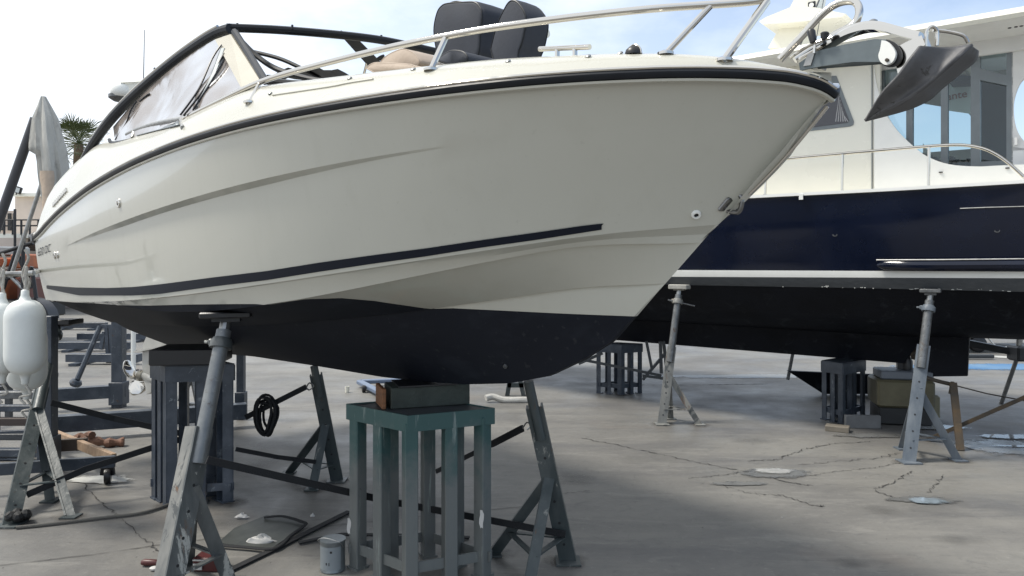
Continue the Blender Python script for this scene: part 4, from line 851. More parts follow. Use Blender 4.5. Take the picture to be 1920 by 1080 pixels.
flat_text("ante", .095, mat("brown_script", (.30, .10, .06), .5), "cabin_script", yacht, on_w(1775, 188, WG+.50), (1, 0, .06), (.25, 0, 1))
b = MB(); b.plate(quad(1778, 1820, 156, 150, 207, 213, WG+.52), (0, .02, 0)); b.build("cabin_bulkhead", M_cream, yacht)
# hard top
b = MB()
o0, o1 = -.06, 2*WC+.06; fa, fb = -2.0, A1
prof = [(.0, 0), (-.02, .03), (0, .075), (.10, .105), (.5, .13)]
rws = [[Vector((a, o0+o_, zr-.10+h)) for a in (fa, fa+.05, 0, 2, 4, fb)] for o_, h in prof]; rws += [[Vector((a, o1-o_, zr-.10+h)) for a in (fa, fa+.05, 0, 2, 4, fb)] for o_, h in prof[::-1]]
b.grid(rws); b.plate([(fa, o0, zr-.10), (fa, o1, zr-.10), (fa, o1, zr-.0), (fa, o0, zr-.0)], (-.03, 0, 0)); b.build("hard_top", M_cream, yacht)
b = MB(); b.plate([(fa, o0+.005, zr-.10), (fb, o0+.005, zr-.10), (fb, o1-.005, zr-.10), (fa, o1-.005, zr-.10)], (0, 0, .02)); b.build("hard_top_lining", M_roofg, yacht)
b = MB(); b.plate([(on_w(1700, 60, WG).x-2, WG-.04, zr-.10), (A1, WG-.04, zr-.10), (A1, WG-.04, zr-.22), (on_w(1700, 60, WG).x-2, WG-.04, zr-.22)], (0, .04, 0)); b.build("window_header", M_roofg, yacht)
for x, y in [(1893, 53), (1905, 75), (1915, 100)]:
    c_ = on_w(x, y, .2); b = MB(); b.lathe([(.012, 0), (.012, .006), (.0001, .008)], (c_.x, .2, zr-.10), (0, 0, -1), 8); b.build("lining_stud", M_black, yacht)
b = MB(); cx_ = on_w(1652, 42, 1.0); b.lathe([(.05, 0), (.05, .04), (.06, .045), (.06, .06), (.0001, .065)], (on_w(1638, 40, .4).x, .4, zr), (0, 0, 1), 16); b.build("roof_vent", M_tube, yacht)
# radar mast with wings
b = MB(); mp_ = poly([(1440, 90), (1468, 40), (1488, 0), (1500, -60), (1545, -60), (1534, 0), (1512, 50), (1500, 90)], 1.0); b.plate(mp_, (0, .24, 0)); mst = b.build("radar_mast", M_cream, yacht)
b = MB(); w1 = poly([(1423, 40), (1436, 32), (1490, 10), (1530, 14), (1586, 26), (1578, 32), (1540, 36), (1490, 42), (1430, 46)], .8); b.plate(w1, (0, .6, 0)); b.build("mast_wing", M_cream, mst)
b = MB(); ce = on_w(1522, 10, .985); b.box(ce, (.075, .012, .075), bev=.01); em = b.build("mast_emblem", M_black, mst); b = MB(); b.lathe([(.012, 0), (.024, 0), (.024, .004), (.012, .004)], ce + Vector((0, -.008, 0)), (0, -1, 0), 14); b.build("emblem_ring", M_white, em)
b = MB(); b.tube([on_w(1536, 0, .9), on_w(1500, 86, .9)], .008, 6); b.tube([on_w(1546, -10, .9), on_w(1528, 86, .9)], .004, 6); b.build("mast_stay", M_tube, mst)
# side-deck handrail
b = MB(); hr = smooth_path(poly([(1300, 312), (1456, 299), (1580, 288), (1720, 276), (1780, 272), (1815, 273), (1850, 281), (1885, 301), (1922, 334), (1940, 352)], -.03), 5); b.tube(hr, .0125, 10); hrl = b.build("side_handrail", M_steel, yacht)
for x, yt, yb in [(1436, 301, 366), (1580, 288, 361), (1742, 275, 351)]:
    b = MB(); b.tube(poly([(x, yt), (x-1, yb)], -.03), .011, 8); b.lathe([(.022, 0), (.022, .008)], on_w(x-1, yb, -.03), (0, 0, 1), 10); b.build("rail_post", M_steel, hrl)

# ---------------------------------------------------------------- steel stands
def copy_tree(o, parent=None):
    c = o.copy(); C.objects.link(c); c.parent = parent
    for ch in [x for x in o.children]: copy_tree(ch, c)
    return c
def angle_iron(b, a, q, w, th, out, mi=0):
    """L section from a to q, heel turned towards out"""
    a, q = Vector(a), Vector(q); z = (q-a).normalized(); o = Vector(out); o = (o - z*o.dot(z)).normalized(); s_ = z.cross(o)
    h = Vector(a.lerp(q, .5)); L = (q-a).length
    x1 = (o + s_).normalized(); x2 = (o - s_).normalized()
    for e, f_ in ((x1, x2), (x2, x1)):
        c_ = h + o*w*.35 - e*w/2*1.0 + f_*0; b.box(h + o*w*.5 - e*(w/2) - f_*(th/2), (w, th, L), Matrix((e, f_, z)).transposed())
def jack_stand(name, label, foot, pad, braces, joint=.42, tube_from=.55, w=.075, m=M_stand, mt=M_tube, r=.026, pad_m=M_dkwood, pad_size=(.20, .12, .03), pad_rot=0.0, show_pad=True, group="jack stands propping the boats", low=.22, yaw=0.0, flange=None, collar=True, holes=True, spread_bar=True):
    t = thing(name, label, "boat stand", foot, 0, group); O = Vector(foot); f = Vector((0, 0, 0)); p = Vector(pad) - O; ax = p.normalized()
    side = ax.cross(Vector((0, 0, 1))).normalized(); face = Vector((-foot[0], -foot[1], 0)).normalized()
    top = p*tube_from; bm_ = Vector(); 
    for q in braces: bm_ += (Vector(q) - O)
    out = -bm_.normalized() if len(braces) else -face
    b = MB(); nrm = (face - ax*face.dot(ax)).normalized(); nrm = (Matrix.Rotation(yaw, 3, ax) @ nrm).normalized(); sx_ = ax.cross(nrm)
    Rm = Matrix((sx_, nrm, ax)).transposed(); L = top.length
    b.box(top/2, (w, .010, L), Rm); b.box(top/2 + sx_*(w/2-.005) - nrm*(w*.35+.005), (.010, w*.7, L), Rm, mi=1); b.box(top/2 - sx_*(w/2-.005) - nrm*(w*.35+.005), (.010, w*.7, L), Rm, mi=1)
    lg = b.build("main_leg", [m, flange or m], t, smooth=0)
    b = MB(); b.box((0, 0, .006), (w*1.5, w*1.5, .010)); b.build("foot_plate", m, t, smooth=0)
    if holes:
        for k in range(6):
            c_ = top*(.12 + .14*k) + nrm*.0055; b = MB(); b.lathe([(.0001, 0), (.0075, 0), (.0075, .0008)], c_, nrm, 10); b.build("peg_hole", M_black, lg)
    b = MB(); b.tube([top*.8, p - ax*.07], r, 14); b.build("inner_tube", mt, t)
    if collar:
        b = MB(); c_ = p - ax*.13; b.lathe([(r*1.25, -.03), (r*1.5, -.03), (r*1.5, .0), (r*1.2, .02)], c_, ax, 12); b.tube([c_ - side*.09, c_ + side*.05], .008, 8); b.box(c_ - side*.05, (.03, .04, .035), bev=.006); b.build("screw_collar", m, t)
        b = MB(); b.tube([p - ax*.13, p - ax*.02], r*.7, 10); b.build("screw", M_dsteel, t)
    if show_pad:
        b = MB(); Rz = Matrix.Rotation(pad_rot, 3, 'Z'); b.box(p - Vector((0, 0, .012)), (pad_size[0]*.55, pad_size[1]*.55, .02), Rz); b.box(p + Vector((0, 0, .012)), pad_size, Rz, bev=.006); b.build("pad", pad_m, t)
    j = p*joint
    ends = []
    for q in braces:
        e = Vector(q) - O; b = MB(); b.bar(j, e, w*.62, .010, up=face); b.bar(j + face.cross(Vector((0, 0, 1)))*w*.3 - face*.02, e + face.cross(Vector((0, 0, 1)))*w*.3 - face*.02, .010, w*.45, up=face); b.box(e + Vector((0, 0, .006)), (w*1.1, w*1.1, .010)); b.build("brace_leg", m, t, smooth=0); ends.append(e)
    if spread_bar:
        for e in ends:
            b = MB(); q = e.lerp(j, low/joint*.9 if False else .30); b.bar(p*joint*.30, q, .03, .008, up=(0, 0, 1)); b.build("cross_bar", m, t, smooth=0)
        if len(ends) == 2: b = MB(); b.bar(ends[0].lerp(j, .30), ends[1].lerp(j, .30), .03, .008); b.build("cross_bar", m, t, smooth=0)
    return t
# chine height below a point of the white boat
c1 = on_hull(425, 586); print('pad1', c1, to_w(c1)); c2 = on_hull(128, 572); print('pad2', c2, to_w(c2))
pw1 = to_w(c1) - Vector((0, 0, .035)); pw1 = P(425, 594, (to_w(c1)).y - .02)
J1 = jack_stand("jack_stand", "worn jack stand with chipped, sunlit-painted edge, closest to the camera under the white motorboat", (-1.50, 3.24, 0), pw1, [G(432, 1092), G(352, 1060)], joint=.40, tube_from=.60, w=.10, m=mat('grey_worn_steel', (.060, .068, .070), .45, col2=(.16, .165, .16), vscale=8, bump=.3, bscale=25, stretch=(1, 1, .3), thr=(.4, .8), rvar=.1, chip=((.40, .40, .37), 9, .58, .61), chip2=((.12, .06, .03), 8, .62, .68)), flange=M_standl, mt=mat('dull_grey_tube', (.13, .14, .15), .42, metal=.4, col2=(.22, .23, .23), vscale=12, bump=.1, chip=((.08, .055, .04), 10, .58, .66), chip2=((.33, .33, .31), 16, .62, .66)), yaw=.6, r=.036, pad_m=M_black, pad_size=(.24, .15, .03), pad_rot=.25)  # paler worn flanges also have sunlight put into their colour
pw2 = P(108, 606, (to_w(c2)).y - .02)
J2 = jack_stand("jack_stand", "grey jack stand with a black rag at its foot, under the white motorboat's stern quarter", G(20, 985), pw2, [G(133, 970), G(95, 940)], joint=.52, tube_from=.62, w=.085, m=M_stand, mt=M_stand, r=.036, pad_m=M_black, pad_size=(.3, .2, .04))
J3 = jack_stand("jack_stand", "dark steel stand with brace legs, right behind the green keel stand", G(1065, 1054), P(985, 690, 3.75), [G(925, 1040), G(990, 1112)], joint=.44, tube_from=.80, w=.085, m=M_stand, mt=M_stand, show_pad=True, collar=False)
J4 = jack_stand("jack_stand", "dark steel stand beyond the green keel stand on its left, strap hooked to its top", G(632, 902), P(585, 668, 5.15), [G(586, 918), G(541, 888)], joint=.46, tube_from=.85, w=.085, m=M_stand, mt=M_stand, collar=False)
J5 = jack_stand("jack_stand", "pale jack stand with a wooden pad and crossed handle under the navy yacht", G(1241, 796), P(1274, 540, 7.38), [G(1312, 797), G(1258, 786)], joint=.36, tube_from=.56, w=.085, m=M_standl, r=.034, pad_m=mat('weathered_pad_wood', (.34, .33, .30), .8, var=.15, bump=.3), pad_size=(.19, .12, .045), pad_rot=-.6)
J6 = jack_stand("jack_stand", "blue-grey jack stand under the navy yacht, beside the rusty crossed bars", G(1704, 867), P(1745, 548, 6.02), [G(1797, 864), G(1692, 842)], joint=.42, tube_from=.68, w=.095, m=mat("blue_grey_worn_steel", (.07, .09, .115), .5, col2=(.16, .18, .20), vscale=7, stretch=(1, 1, .3), bump=.25), r=.034, pad_m=M_tube, pad_size=(.15, .12, .03), pad_rot=-.6)
# cross handle on J5
b = MB(); h_ = P(1277, 568, 7.35) - J5.location; b.tube([h_ + Vector((-.13, 0, .03)), h_ + Vector((.13, -.02, -.03))], .008, 6); b.build("screw_handle", M_tube, J5)
b = MB(); rr = random.Random(3)
for k in range(7): c_ = Vector((rr.uniform(.02, .09), rr.uniform(-.05, .03), rr.uniform(.02, .06))); b.lathe([(.0001, -.03), (.028, -.015), (.032, .006), (.018, .026), (.0001, .03)], c_, (rr.uniform(-1, 1), rr.uniform(-1, 1), 1), 8)
tag(b.build("rag", mat("black_oily_rag", (.012, .012, .012), .7, bump=.8, bscale=40), loc=G(22, 980)), "crumpled black rag at the foot of the stern quarter stand", "rag")

def keel_stand(name, label, c0, cl, cr, top, m, legw=.065, rim=.085, mids=1, foot=True, low=.10, boxleg=False, plate_m=None):
    """open steel stool: front corner c0, left corner cl, right corner cr on the ground"""
    c0, cl, cr = Vector(c0), Vector(cl), Vector(cr); cb = cl + cr - c0; t = thing(name, label, "keel stand", c0, 0, "keel stands under the boats")
    K = [Vector((0, 0, 0)), cr-c0, cb-c0, cl-c0]; cen = sum(K, Vector())/4
    legs = list(K); 
    for i in range(4):
        for k in range(1, mids+1): legs.append(K[i].lerp(K[(i+1) % 4], k/(mids+1)))
    ex_ = (K[1]-K[0]).normalized(); ey_ = (K[3]-K[0]).normalized()
    for i, p in enumerate(legs):
        if i >= 4: side_i = (i-4)//mids; e_, n_ = ((K[(side_i+1) % 4]-K[side_i]).normalized(), None)
        else: e_ = ex_
        inn = (cen - p); inn = inn.normalized(); b = MB()
        if i < 4:
            d1 = (K[(i+1) % 4]-p).normalized(); d2 = (K[(i-1) % 4]-p).normalized()
        else:
            d1 = e_; q = cen - p; d2 = (q - d1*q.dot(d1)).normalized(); p = p - d1*legw/2
        th = .009; h = top - rim*.5
        if boxleg:
            b.box(p + (d1+d2)*legw/2 + Vector((0, 0, h/2)), (legw, legw, h), Matrix((d1, Vector((0, 0, 1)).cross(d1), Vector((0, 0, 1)))).transposed(), bev=.004)
        for dd, oo in ((d1, d2), (d2, d1)) if not boxleg else ():
            c_ = p + dd*legw/2 + oo*th/2 + Vector((0, 0, h/2)); z_ = Vector((0, 0, 1)); y_ = z_.cross(dd)
            b.box(c_, (legw, th, h), Matrix((dd, y_, z_)).transposed())
        if foot: b.box(p + (d1+d2)*legw/2 + Vector((0, 0, .005)), (legw*1.25, legw*1.25, .010), Matrix.Rotation(math.atan2(d1.y, d1.x), 3, 'Z'))
        b.build("leg", m, t, smooth=0)
    for i in range(4):
        a, q = K[i], K[(i+1) % 4]; b = MB(); d = (q-a).normalized(); inn = (cen-a); inn = (inn - d*inn.dot(d)).normalized()
        e_ = .008 if not boxleg else 0.0; b.bar(a + inn*(-.002 if boxleg else -.004) + Vector((0, 0, top-rim/2)) - d*(.004-e_*0), q + inn*(-.002 if boxleg else -.004) + Vector((0, 0, top-rim/2)) + d*.004, .010, rim, up=(0, 0, 1)); b.build("top_rail", m, t, smooth=0)
        b = MB(); b.bar(a + inn*.02 + Vector((0, 0, low)), q + inn*.02 + Vector((0, 0, low)), .01, .05, up=(0, 0, 1)); b.build("lower_rail", m, t, smooth=0)
    b = MB(); P4 = [(p + (p-cen)*.02 if not plate_m else p - (p-cen)*.04) + Vector((0, 0, top-(.001 if not plate_m else .014))) for p in K]; b.plate(P4, (0, 0, .010)); b.build("top_plate", plate_m or m, t, smooth=0)
    return t
def teal_material():
    m = bpy.data.materials.new("chipped_teal_paint"); m.use_nodes = True; t = m.node_tree; b = t.nodes["Principled BSDF"]
    co = t.nodes.new("ShaderNodeTexCoord"); sp = t.nodes.new("ShaderNodeSeparateXYZ"); t.links.new(co.outputs["Object"], sp.inputs[0])
    def noise(sc, st=(1, 1, 1), det=6):
        mp = t.nodes.new("ShaderNodeMapping"); mp.inputs["Scale"].default_value = st; t.links.new(co.outputs["Object"], mp.inputs[0]); n = t.nodes.new("ShaderNodeTexNoise"); n.inputs["Scale"].default_value = sc; n.inputs["Detail"].default_value = det; n.inputs["Roughness"].default_value = .65; t.links.new(mp.outputs[0], n.inputs["Vector"]); return n.outputs["Fac"]
    def mr(x, a, b_, c=0, d=1):
        n = t.nodes.new("ShaderNodeMapRange"); n.inputs[1].default_value = a; n.inputs[2].default_value = b_; n.inputs[3].default_value = c; n.inputs[4].default_value = d; t.links.new(x, n.inputs[0]); return n.outputs[0]
    def mx(f, a, c):
        n = t.nodes.new("ShaderNodeMix"); n.data_type = 'RGBA'; t.links.new(f, n.inputs[0])
        for i, v in ((6, a), (7, c)):
            if isinstance(v, tuple): n.inputs[i].default_value = (*v, 1)
            else: t.links.new(v, n.inputs[i])
        return n.outputs[2]
    # fresh teal overspray near the top, older grey-green paint below (worn line is uneven)
    ad = t.nodes.new("ShaderNodeMath"); ad.operation = 'ADD'; t.links.new(sp.outputs[2], ad.inputs[0]); t.links.new(mr(noise(5), .3, .7, -.16, .16), ad.inputs[1])
    c = mx(mr(ad.outputs[0], .45, .72), (.125, .135, .132), (.032, .082, .080))
    c = mx(mr(noise(9, (1, 1, .25)), .55, .75, 0, .75), c, (.055, .07, .08))
    c = mx(mr(noise(26, (1, 1, .12)), .60, .70, 0, .55), c, (.30, .34, .32))
    c = mx(mr(noise(14), .68, .74, 0, .8), c, (.05, .045, .04))
    t.links.new(c, b.inputs["Base Color"]); b.inputs["Roughness"].default_value = .5
    bp = t.nodes.new("ShaderNodeBump"); bp.inputs["Strength"].default_value = .5; bp.inputs["Distance"].default_value = .004; t.links.new(noise(30, (1, 1, .2)), bp.inputs["Height"]); t.links.new(bp.outputs[0], b.inputs["Normal"])
    return m
M_teal = teal_material()
YG = 3.5; topz = EYE - (779-HOR)*YG/F
g0 = P(765, 779, YG); gl = P(652, 757, YG*1.0824); gr_ = P(925, 765, YG*1.051)
K1 = keel_stand("keel_stand", "tall teal-painted steel stool under the white motorboat's keel, nearest the camera", (g0.x, g0.y, 0), (gl.x, gl.y, 0), (gr_.x, gr_.y, 0), topz, M_teal, legw=.064, rim=.078, boxleg=True, plate_m=M_boot, mids=1)
for (px, py, Y_, s_) in ((655, 985, YG*1.0824-.012, 1), (903, 972, YG*1.04-.01, 1.1)):
    n_ = 12; c_ = P(px, py, Y_) - K1.location; b = MB(); v_ = [c_ + Vector((math.cos(i*math.pi/6)*.010*s_*(1+.3*math.sin(i*2.1)), -.010, math.sin(i*math.pi/6)*.042*s_*(1+.15*math.sin(i*3.3)))) for i in range(n_)]; b.plate(v_, (0, .003, 0)); b.build("white_paint_chip", M_paper, K1)
ba, bb = P(724, 767, 3.65), P(881, 757, 3.79); ba.z = bb.z = 0; bdir = (bb-ba).normalized(); bL = (bb-ba).length; bc = (ba+bb)/2 + Vector((-bdir.y, bdir.x, 0))*.10
kx = sm_k(2.1); bh = max(.08, kx - topz - .006); print('keel z over stand', kx, 'stand top', topz)
bl = thing("keel_block", "wooden keel block with an orange-brown end, on top of the teal stool", "wood block", (bc.x, bc.y, topz-.003), math.atan2(bdir.y, bdir.x))
b = MB(); b.box((.012, 0, bh/2), (bL-.024, .20, bh), bev=.004); b.build("block_body", M_dkwood, bl)
b = MB(); b.box((-bL/2-.010, 0, bh/2), (.020, .20, bh-.003), bev=.003); b.build("block_end", M_orange_wood, bl)
cp = MB(); cp.box((0, 0, bh+.004), (.30, .22, .008)); cp.build("rubber_sheet", M_black, bl)
K2 = keel_stand("keel_stand", "dark blue-grey steel stool under the white motorboat's stern, behind the strap", G(312, 950), G(284, 932), G(438, 942), .885, M_standb, legw=.065, rim=.10)
b = MB(); c2_ = (G(284, 932)+G(438, 942))/2; tag(b.box((0, 0, .05), (.42, .34, .10), Matrix.Rotation(.1, 3, 'Z'), bev=.006).build("keel_block", M_black, loc=(c2_.x, c2_.y, .896)), "black keel block on the dark stool under the white motorboat's stern", "wood block")
K3 = keel_stand("keel_stand", "dark steel stool under the navy yacht's bow, partly behind the white motorboat", G(1165, 741), G(1118, 737), G(1204, 737), .575, M_standb, legw=.05, rim=.09)
K4 = keel_stand("keel_stand", "dark steel stool under the navy yacht's keel with a plank against its foot", G(1580, 796), G(1541, 786), G(1622, 784), .570, M_standb, legw=.055, rim=.10)
b = MB(); a, q = G(1584, 802), G(1650, 803); tag(b.bar((0, 0, .06), q-a+Vector((0, 0, .06)), .05, .12, bev=.005).build("timber_baulk", mat("grey_timber", (.13, .135, .14), .7, var=.2, vscale=6, bump=.3), loc=a), "grey timber baulk on the ground against the navy yacht's keel stool", "timber")
a = G(1560, 808); b = MB(); tag(b.box((.05, 0, .025), (.20, .12, .05), Matrix.Rotation(-.5, 3, 'Z'), bev=.004).build("wood_offcut", mat("pale_wood", (.17, .15, .12), .7, var=.2), loc=a), "small pale wood offcut on the ground before the navy yacht's keel stool", "wood offcut")

# ---------------------------------------------------------------- straps and hooks
def strap(name, label, pts, w=.022, th=.004, up=(0, 0, 1), sag=0.0, m=M_strap, cat="strap", group="black straps between the stands"):
    P_ = [Vector(p) for p in pts]; O = P_[0].copy(); L = []
    for i in range(len(P_)-1):
        for k in range(8): t = k/8; q = P_[i].lerp(P_[i+1], t); q.z -= sag*4*t*(1-t); L.append(q)
    L.append(P_[-1]); b = MB(); rws = []
    for i, p in enumerate(L):
        d = (L[min(i+1, len(L)-1)]-L[max(i-1, 0)]).normalized(); u = Vector(up); u = (u - d*u.dot(d)).normalized(); s_ = d.cross(u)
        rws.append([p-O + u*w + s_*th, p-O - u*w + s_*th, p-O - u*w - s_*th, p-O + u*w - s_*th])
    b.grid(rws, closed=True); b.f += [(3, 2, 1, 0), tuple(len(b.v)-4+k for k in range(4))]; b.m += [0, 0]
    o = b.build(name, m, smooth=0, loc=O); return tag(o, label, cat, group) if cat else o
strap("webbing_strap", "long black strap running from the nearest jack stand behind the teal stool", [P(388, 862, 3.30), P(720, 938, 3.95), P(1060, 1002, 3.80)], w=.017)
strap("webbing_strap", "thin black strap from the dark stool to the stand beyond it", [P(442, 842, 4.8), P(520, 857, 4.95), P(592, 866, 5.1)], w=.014)
s3 = thing("ratchet_strap", "ratchet strap hooked to the stand left of the teal stool, with a hanging coil", "strap", P(460, 783, 5.0), 0, "black straps between the stands"); O3 = s3.location.copy()
strap("webbing", "", [Vector((0, 0, 0)), P(575, 725, 5.1)-O3], w=.018, cat=None, group=None).parent = s3
b = MB(); b.tube(smooth_path([P(574, 727, 5.1)-O3, P(580, 718, 5.1)-O3, P(588, 724, 5.1)-O3, P(580, 731, 5.1)-O3, P(574, 727, 5.1)-O3]), .005, 6); b.build("hook", M_dsteel, s3)
b = MB()
for k in range(7):
    cc_ = P(499+(k-3)*1.6, 778+(k % 3)*2.5, 4.98+.012*k)-O3; rx_, rz_ = (.060, .085, .050, .078, .092, .066, .045)[k], (.118, .130, .100, .138, .112, .125, .09)[k]; b.tube(smooth_path([cc_ + Vector((rx_*math.cos(q)*(.8+.2*math.sin(q)), .01*math.sin(3*q), rz_*math.sin(q))) for q in [i*math.pi/6 for i in range(13)]], 2), .009, 8, flat=1.0)
b.build("strap_coil", M_strap, s3)
s4 = thing("ratchet_strap", "ratchet strap hooked to the dark stand right of the teal stool", "strap", P(818, 884, 4.6), 0, "black straps between the stands"); O4 = s4.location.copy()
strap("webbing", "", [Vector((0, 0, 0)), P(925, 832, 4.1)-O4], w=.013, cat=None, group=None).parent = s4; strap("strap_sleeve", "", [P(922, 833, 4.1)-O4, P(980, 803, 3.85)-O4], w=.017, th=.007, cat=None, group=None).parent = s4
b = MB(); b.tube(smooth_path([P(980, 803, 3.85)-O4, P(988, 792, 3.83)-O4, P(995, 798, 3.83)-O4, P(988, 806, 3.83)-O4]), .004, 6); b.build("hook", M_dsteel, s4)
strap("webbing_strap", "black strap lying slack on the ground from the paint can to the nearest stand", [G(428, 1074)+Vector((0, 0, .01)), G(520, 1030)+Vector((0, 0, .01)), G(655, 962)+Vector((0, 0, .01))], w=.020, th=.004, up=(1, 1, 0))
strap("webbing_strap", "black strap lying flat on the ground behind the paint can", [G(560, 1022)+Vector((0, 0, .012)), G(640, 1006)+Vector((0, 0, .012)), G(780, 1008)+Vector((0, 0, .012)), G(880, 1012)+Vector((0, 0, .012))], w=.016, up=(0, 1, 0))
b = MB(); pp = smooth_path([G(30, 989, .012), G(90, 983, .012), G(200, 970, .012), G(260, 963, .012), G(300, 952, .012), G(330, 940, .012)]); o_ = pp[0].copy(); tag(b.tube([p-o_ for p in pp], .010, 8).build("rope", mat("dark_rope", (.10, .095, .085), .85, bump=.6, bscale=120), loc=o_), "thin dark rope lying on the concrete between the stern quarter stand and the dark stool", "rope")
# rusty diagonal straps at the left
strap("webbing_strap", "slanting dark strap from the stern quarter stand to the cradle beam", [P(96, 755, 5.0), P(215, 785, 5.2), P(380, 822, 5.3)], w=.020)
strap("webbing_strap", "dark strap rising from the stern quarter stand's foot to the dark stool", [P(50, 928, 4.6), P(160, 880, 4.8), P(290, 838, 5.0), P(420, 800, 5.2)], w=.020)

# ---------------------------------------------------------------- cradle, dolly and ground clutter at left
cr = thing("steel_cradle", "dark blue steel cradle with low beams and upright posts behind the stern stands", "boat cradle", G(100, 815), 0); CO = cr.location.copy()
def beam(par, name, a, q, w, h, m, O): b = MB(); b.bar(Vector(a)-O, Vector(q)-O, w, h, bev=.003); return b.build(name, m, par, smooth=0)
beam(cr, "beam", G(88, 796, .15), G(462, 770, .15), .11, .14, M_standb, CO); beam(cr, "beam", G(95, 741, .17), G(236, 732, .17), .11, .13, M_standb, CO)
for (px, py, top_, w_) in ((92, 886, 1.15, .085), (223, 763, .98, .11), (452, 786, .92, .07)):
    p = G(px, py); b = MB(); b.box(p - CO + Vector((0, 0, top_/2)), (w_, w_, top_), bev=.003); b.build("post", M_standb, cr, smooth=0); b = MB(); b.box(p - CO + Vector((0, 0, .15)), (w_*1.35, w_*1.35, .24), bev=.004); b.build("post_socket", M_standb, cr, smooth=0)
b = MB(); b.tube([P(188, 612, 7.6)-CO, P(145, 712, 7.4)-CO], .026, 8); b.lathe([(.0001, -.04), (.045, -.03), (.06, 0), (.045, .03), (.0001, .04)], P(142, 718, 7.4)-CO, (.4, 0, .9), 12); b.build("adjusting_rod", M_standb, cr)
for (px, py, wd) in ((180, 658, 1.3), (195, 683, 1.1), (150, 618, 1.2), (220, 640, 1.5)):
    p = G(px, py); t = MB(); t.box((0, 0, .10), (wd, .14, .12), Matrix.Rotation(random.uniform(-.05, .05), 3, 'Z'), bev=.004); t.box((-wd*.3, 0, .02), (.12, .5, .04)); t.box((wd*.3, 0, .02), (.12, .5, .04))
    lab = {180: "dark steel skid lying beyond the cradle, nearest of the far pair", 195: "long dark steel skid in front of the other skids beyond the cradle", 150: "dark steel skid farthest back, just under the white hull", 220: "wide dark steel skid beyond the cradle's tall post"}[px]
    tag(t.build("steel_skid", M_standb, loc=p, smooth=0), lab, "steel skid", "steel skids lying on the far concrete")
# two-part far trestle seen between the posts
tr_o = thing("steel_trestle", "small pale steel trestle standing on a skid beyond the cradle post", "trestle", G(205, 680), 0); TO_ = tr_o.location.copy()
for a, q in (((196, 622), (190, 655)), ((200, 610), (204, 682)), ((208, 610), (212, 682))):
    b = MB(); Yt = TO_.y; b.bar(P(a[0], a[1], Yt)-TO_, P(q[0], q[1], Yt)-TO_, .06, .05); b.build("leg", M_standb, tr_o, smooth=0)
b = MB(); b.bar(P(190, 612, TO_.y)-TO_, P(216, 612, TO_.y)-TO_, .05, .06); b.build("crossbar", M_standb, tr_o, smooth=0)
# steel trestle seen through the stern stool
t5 = thing("steel_trestle", "pale triangular steel trestle seen between the stern stool's legs", "trestle", G(360, 760), 0); O5 = t5.location.copy()
for a, q in (((362, 706), (334, 752)), ((362, 706), (372, 755)), ((350, 720), (345, 770)), ((340, 758), (386, 760))):
    b = MB(); b.bar(P(*a, O5.y)-O5, P(*q, O5.y-.1)-O5, .06, .04); b.build("strut", M_tube, t5, smooth=0)
dl = thing("wooden_dolly", "low dolly frame of steel and raw wood on a caster, left of the dark stool", "dolly", G(205, 905), 0); DO = dl.location.copy()
zf = .17
beam(dl, "front_rail", G(-60, 884, zf), G(216, 865, zf), .03, .08, M_standb, DO); w1_ = beam(dl, "side_rail", G(102, 814, zf), G(214, 860, zf), .035, .07, M_wood, DO); beam(dl, "cross_rail", G(60, 838, zf), G(164, 832, zf), .035, .09, mat("brown_board", (.075, .055, .042), .7, var=.2), DO); beam(dl, "back_rail", G(-60, 818, zf), G(104, 812, zf), .03, .07, M_standb, DO)
b = MB(); c_ = G(202, 907) - DO; b.lathe([(.0001, -.02), (.05, -.02), (.055, 0), (.05, .02), (.0001, .02)], c_ + Vector((0, 0, .055)), (1, .4, 0), 16); b.bar(c_ + Vector((-.03, 0, .06)), c_ + Vector((-.02, 0, .15)), .02, .04); b.bar(c_ + Vector((.03, 0, .06)), c_ + Vector((.02, 0, .15)), .02, .04); b.build("caster", M_black, dl)
labs = ["lowest grey steel length of the stack by the left frame edge", "second steel length up in the stack by the left frame edge", "brown third length in the stack by the left frame edge", "fourth length up in the stack, dark with a pale edge, by the left frame edge", "fifth length up, in pale grey, of the stack by the left frame edge", "topmost steel length of the stack below the white fenders"]
for k, (y, mm) in enumerate(zip([848, 818, 790, 765, 740, 716], [M_standb, M_boot, mat("brown_beam", (.06, .045, .038), .7), M_standb, M_tube, M_boot])):
    z_ = .06 + .10*k; Y_ = F*(EYE-z_)/(y-HOR); p = Vector((Y_*(-80-960)/F, Y_, z_)); q = Vector((Y_*(82 + (k % 2)*6 - 960)/F, Y_, z_)); b = MB(); b.bar((0, 0, 0), q-p, .07, .05 if k % 2 else .06, bev=.004)
    b.bar(Vector((.25, 0, -z_*.5-.02)), Vector((.25, 0, -.04)), .09, .5) if k == 0 else None
    tag(b.build("steel_length", mm, loc=p, smooth=0), labs[k], "steel bar", "steel lengths racked at the left edge")
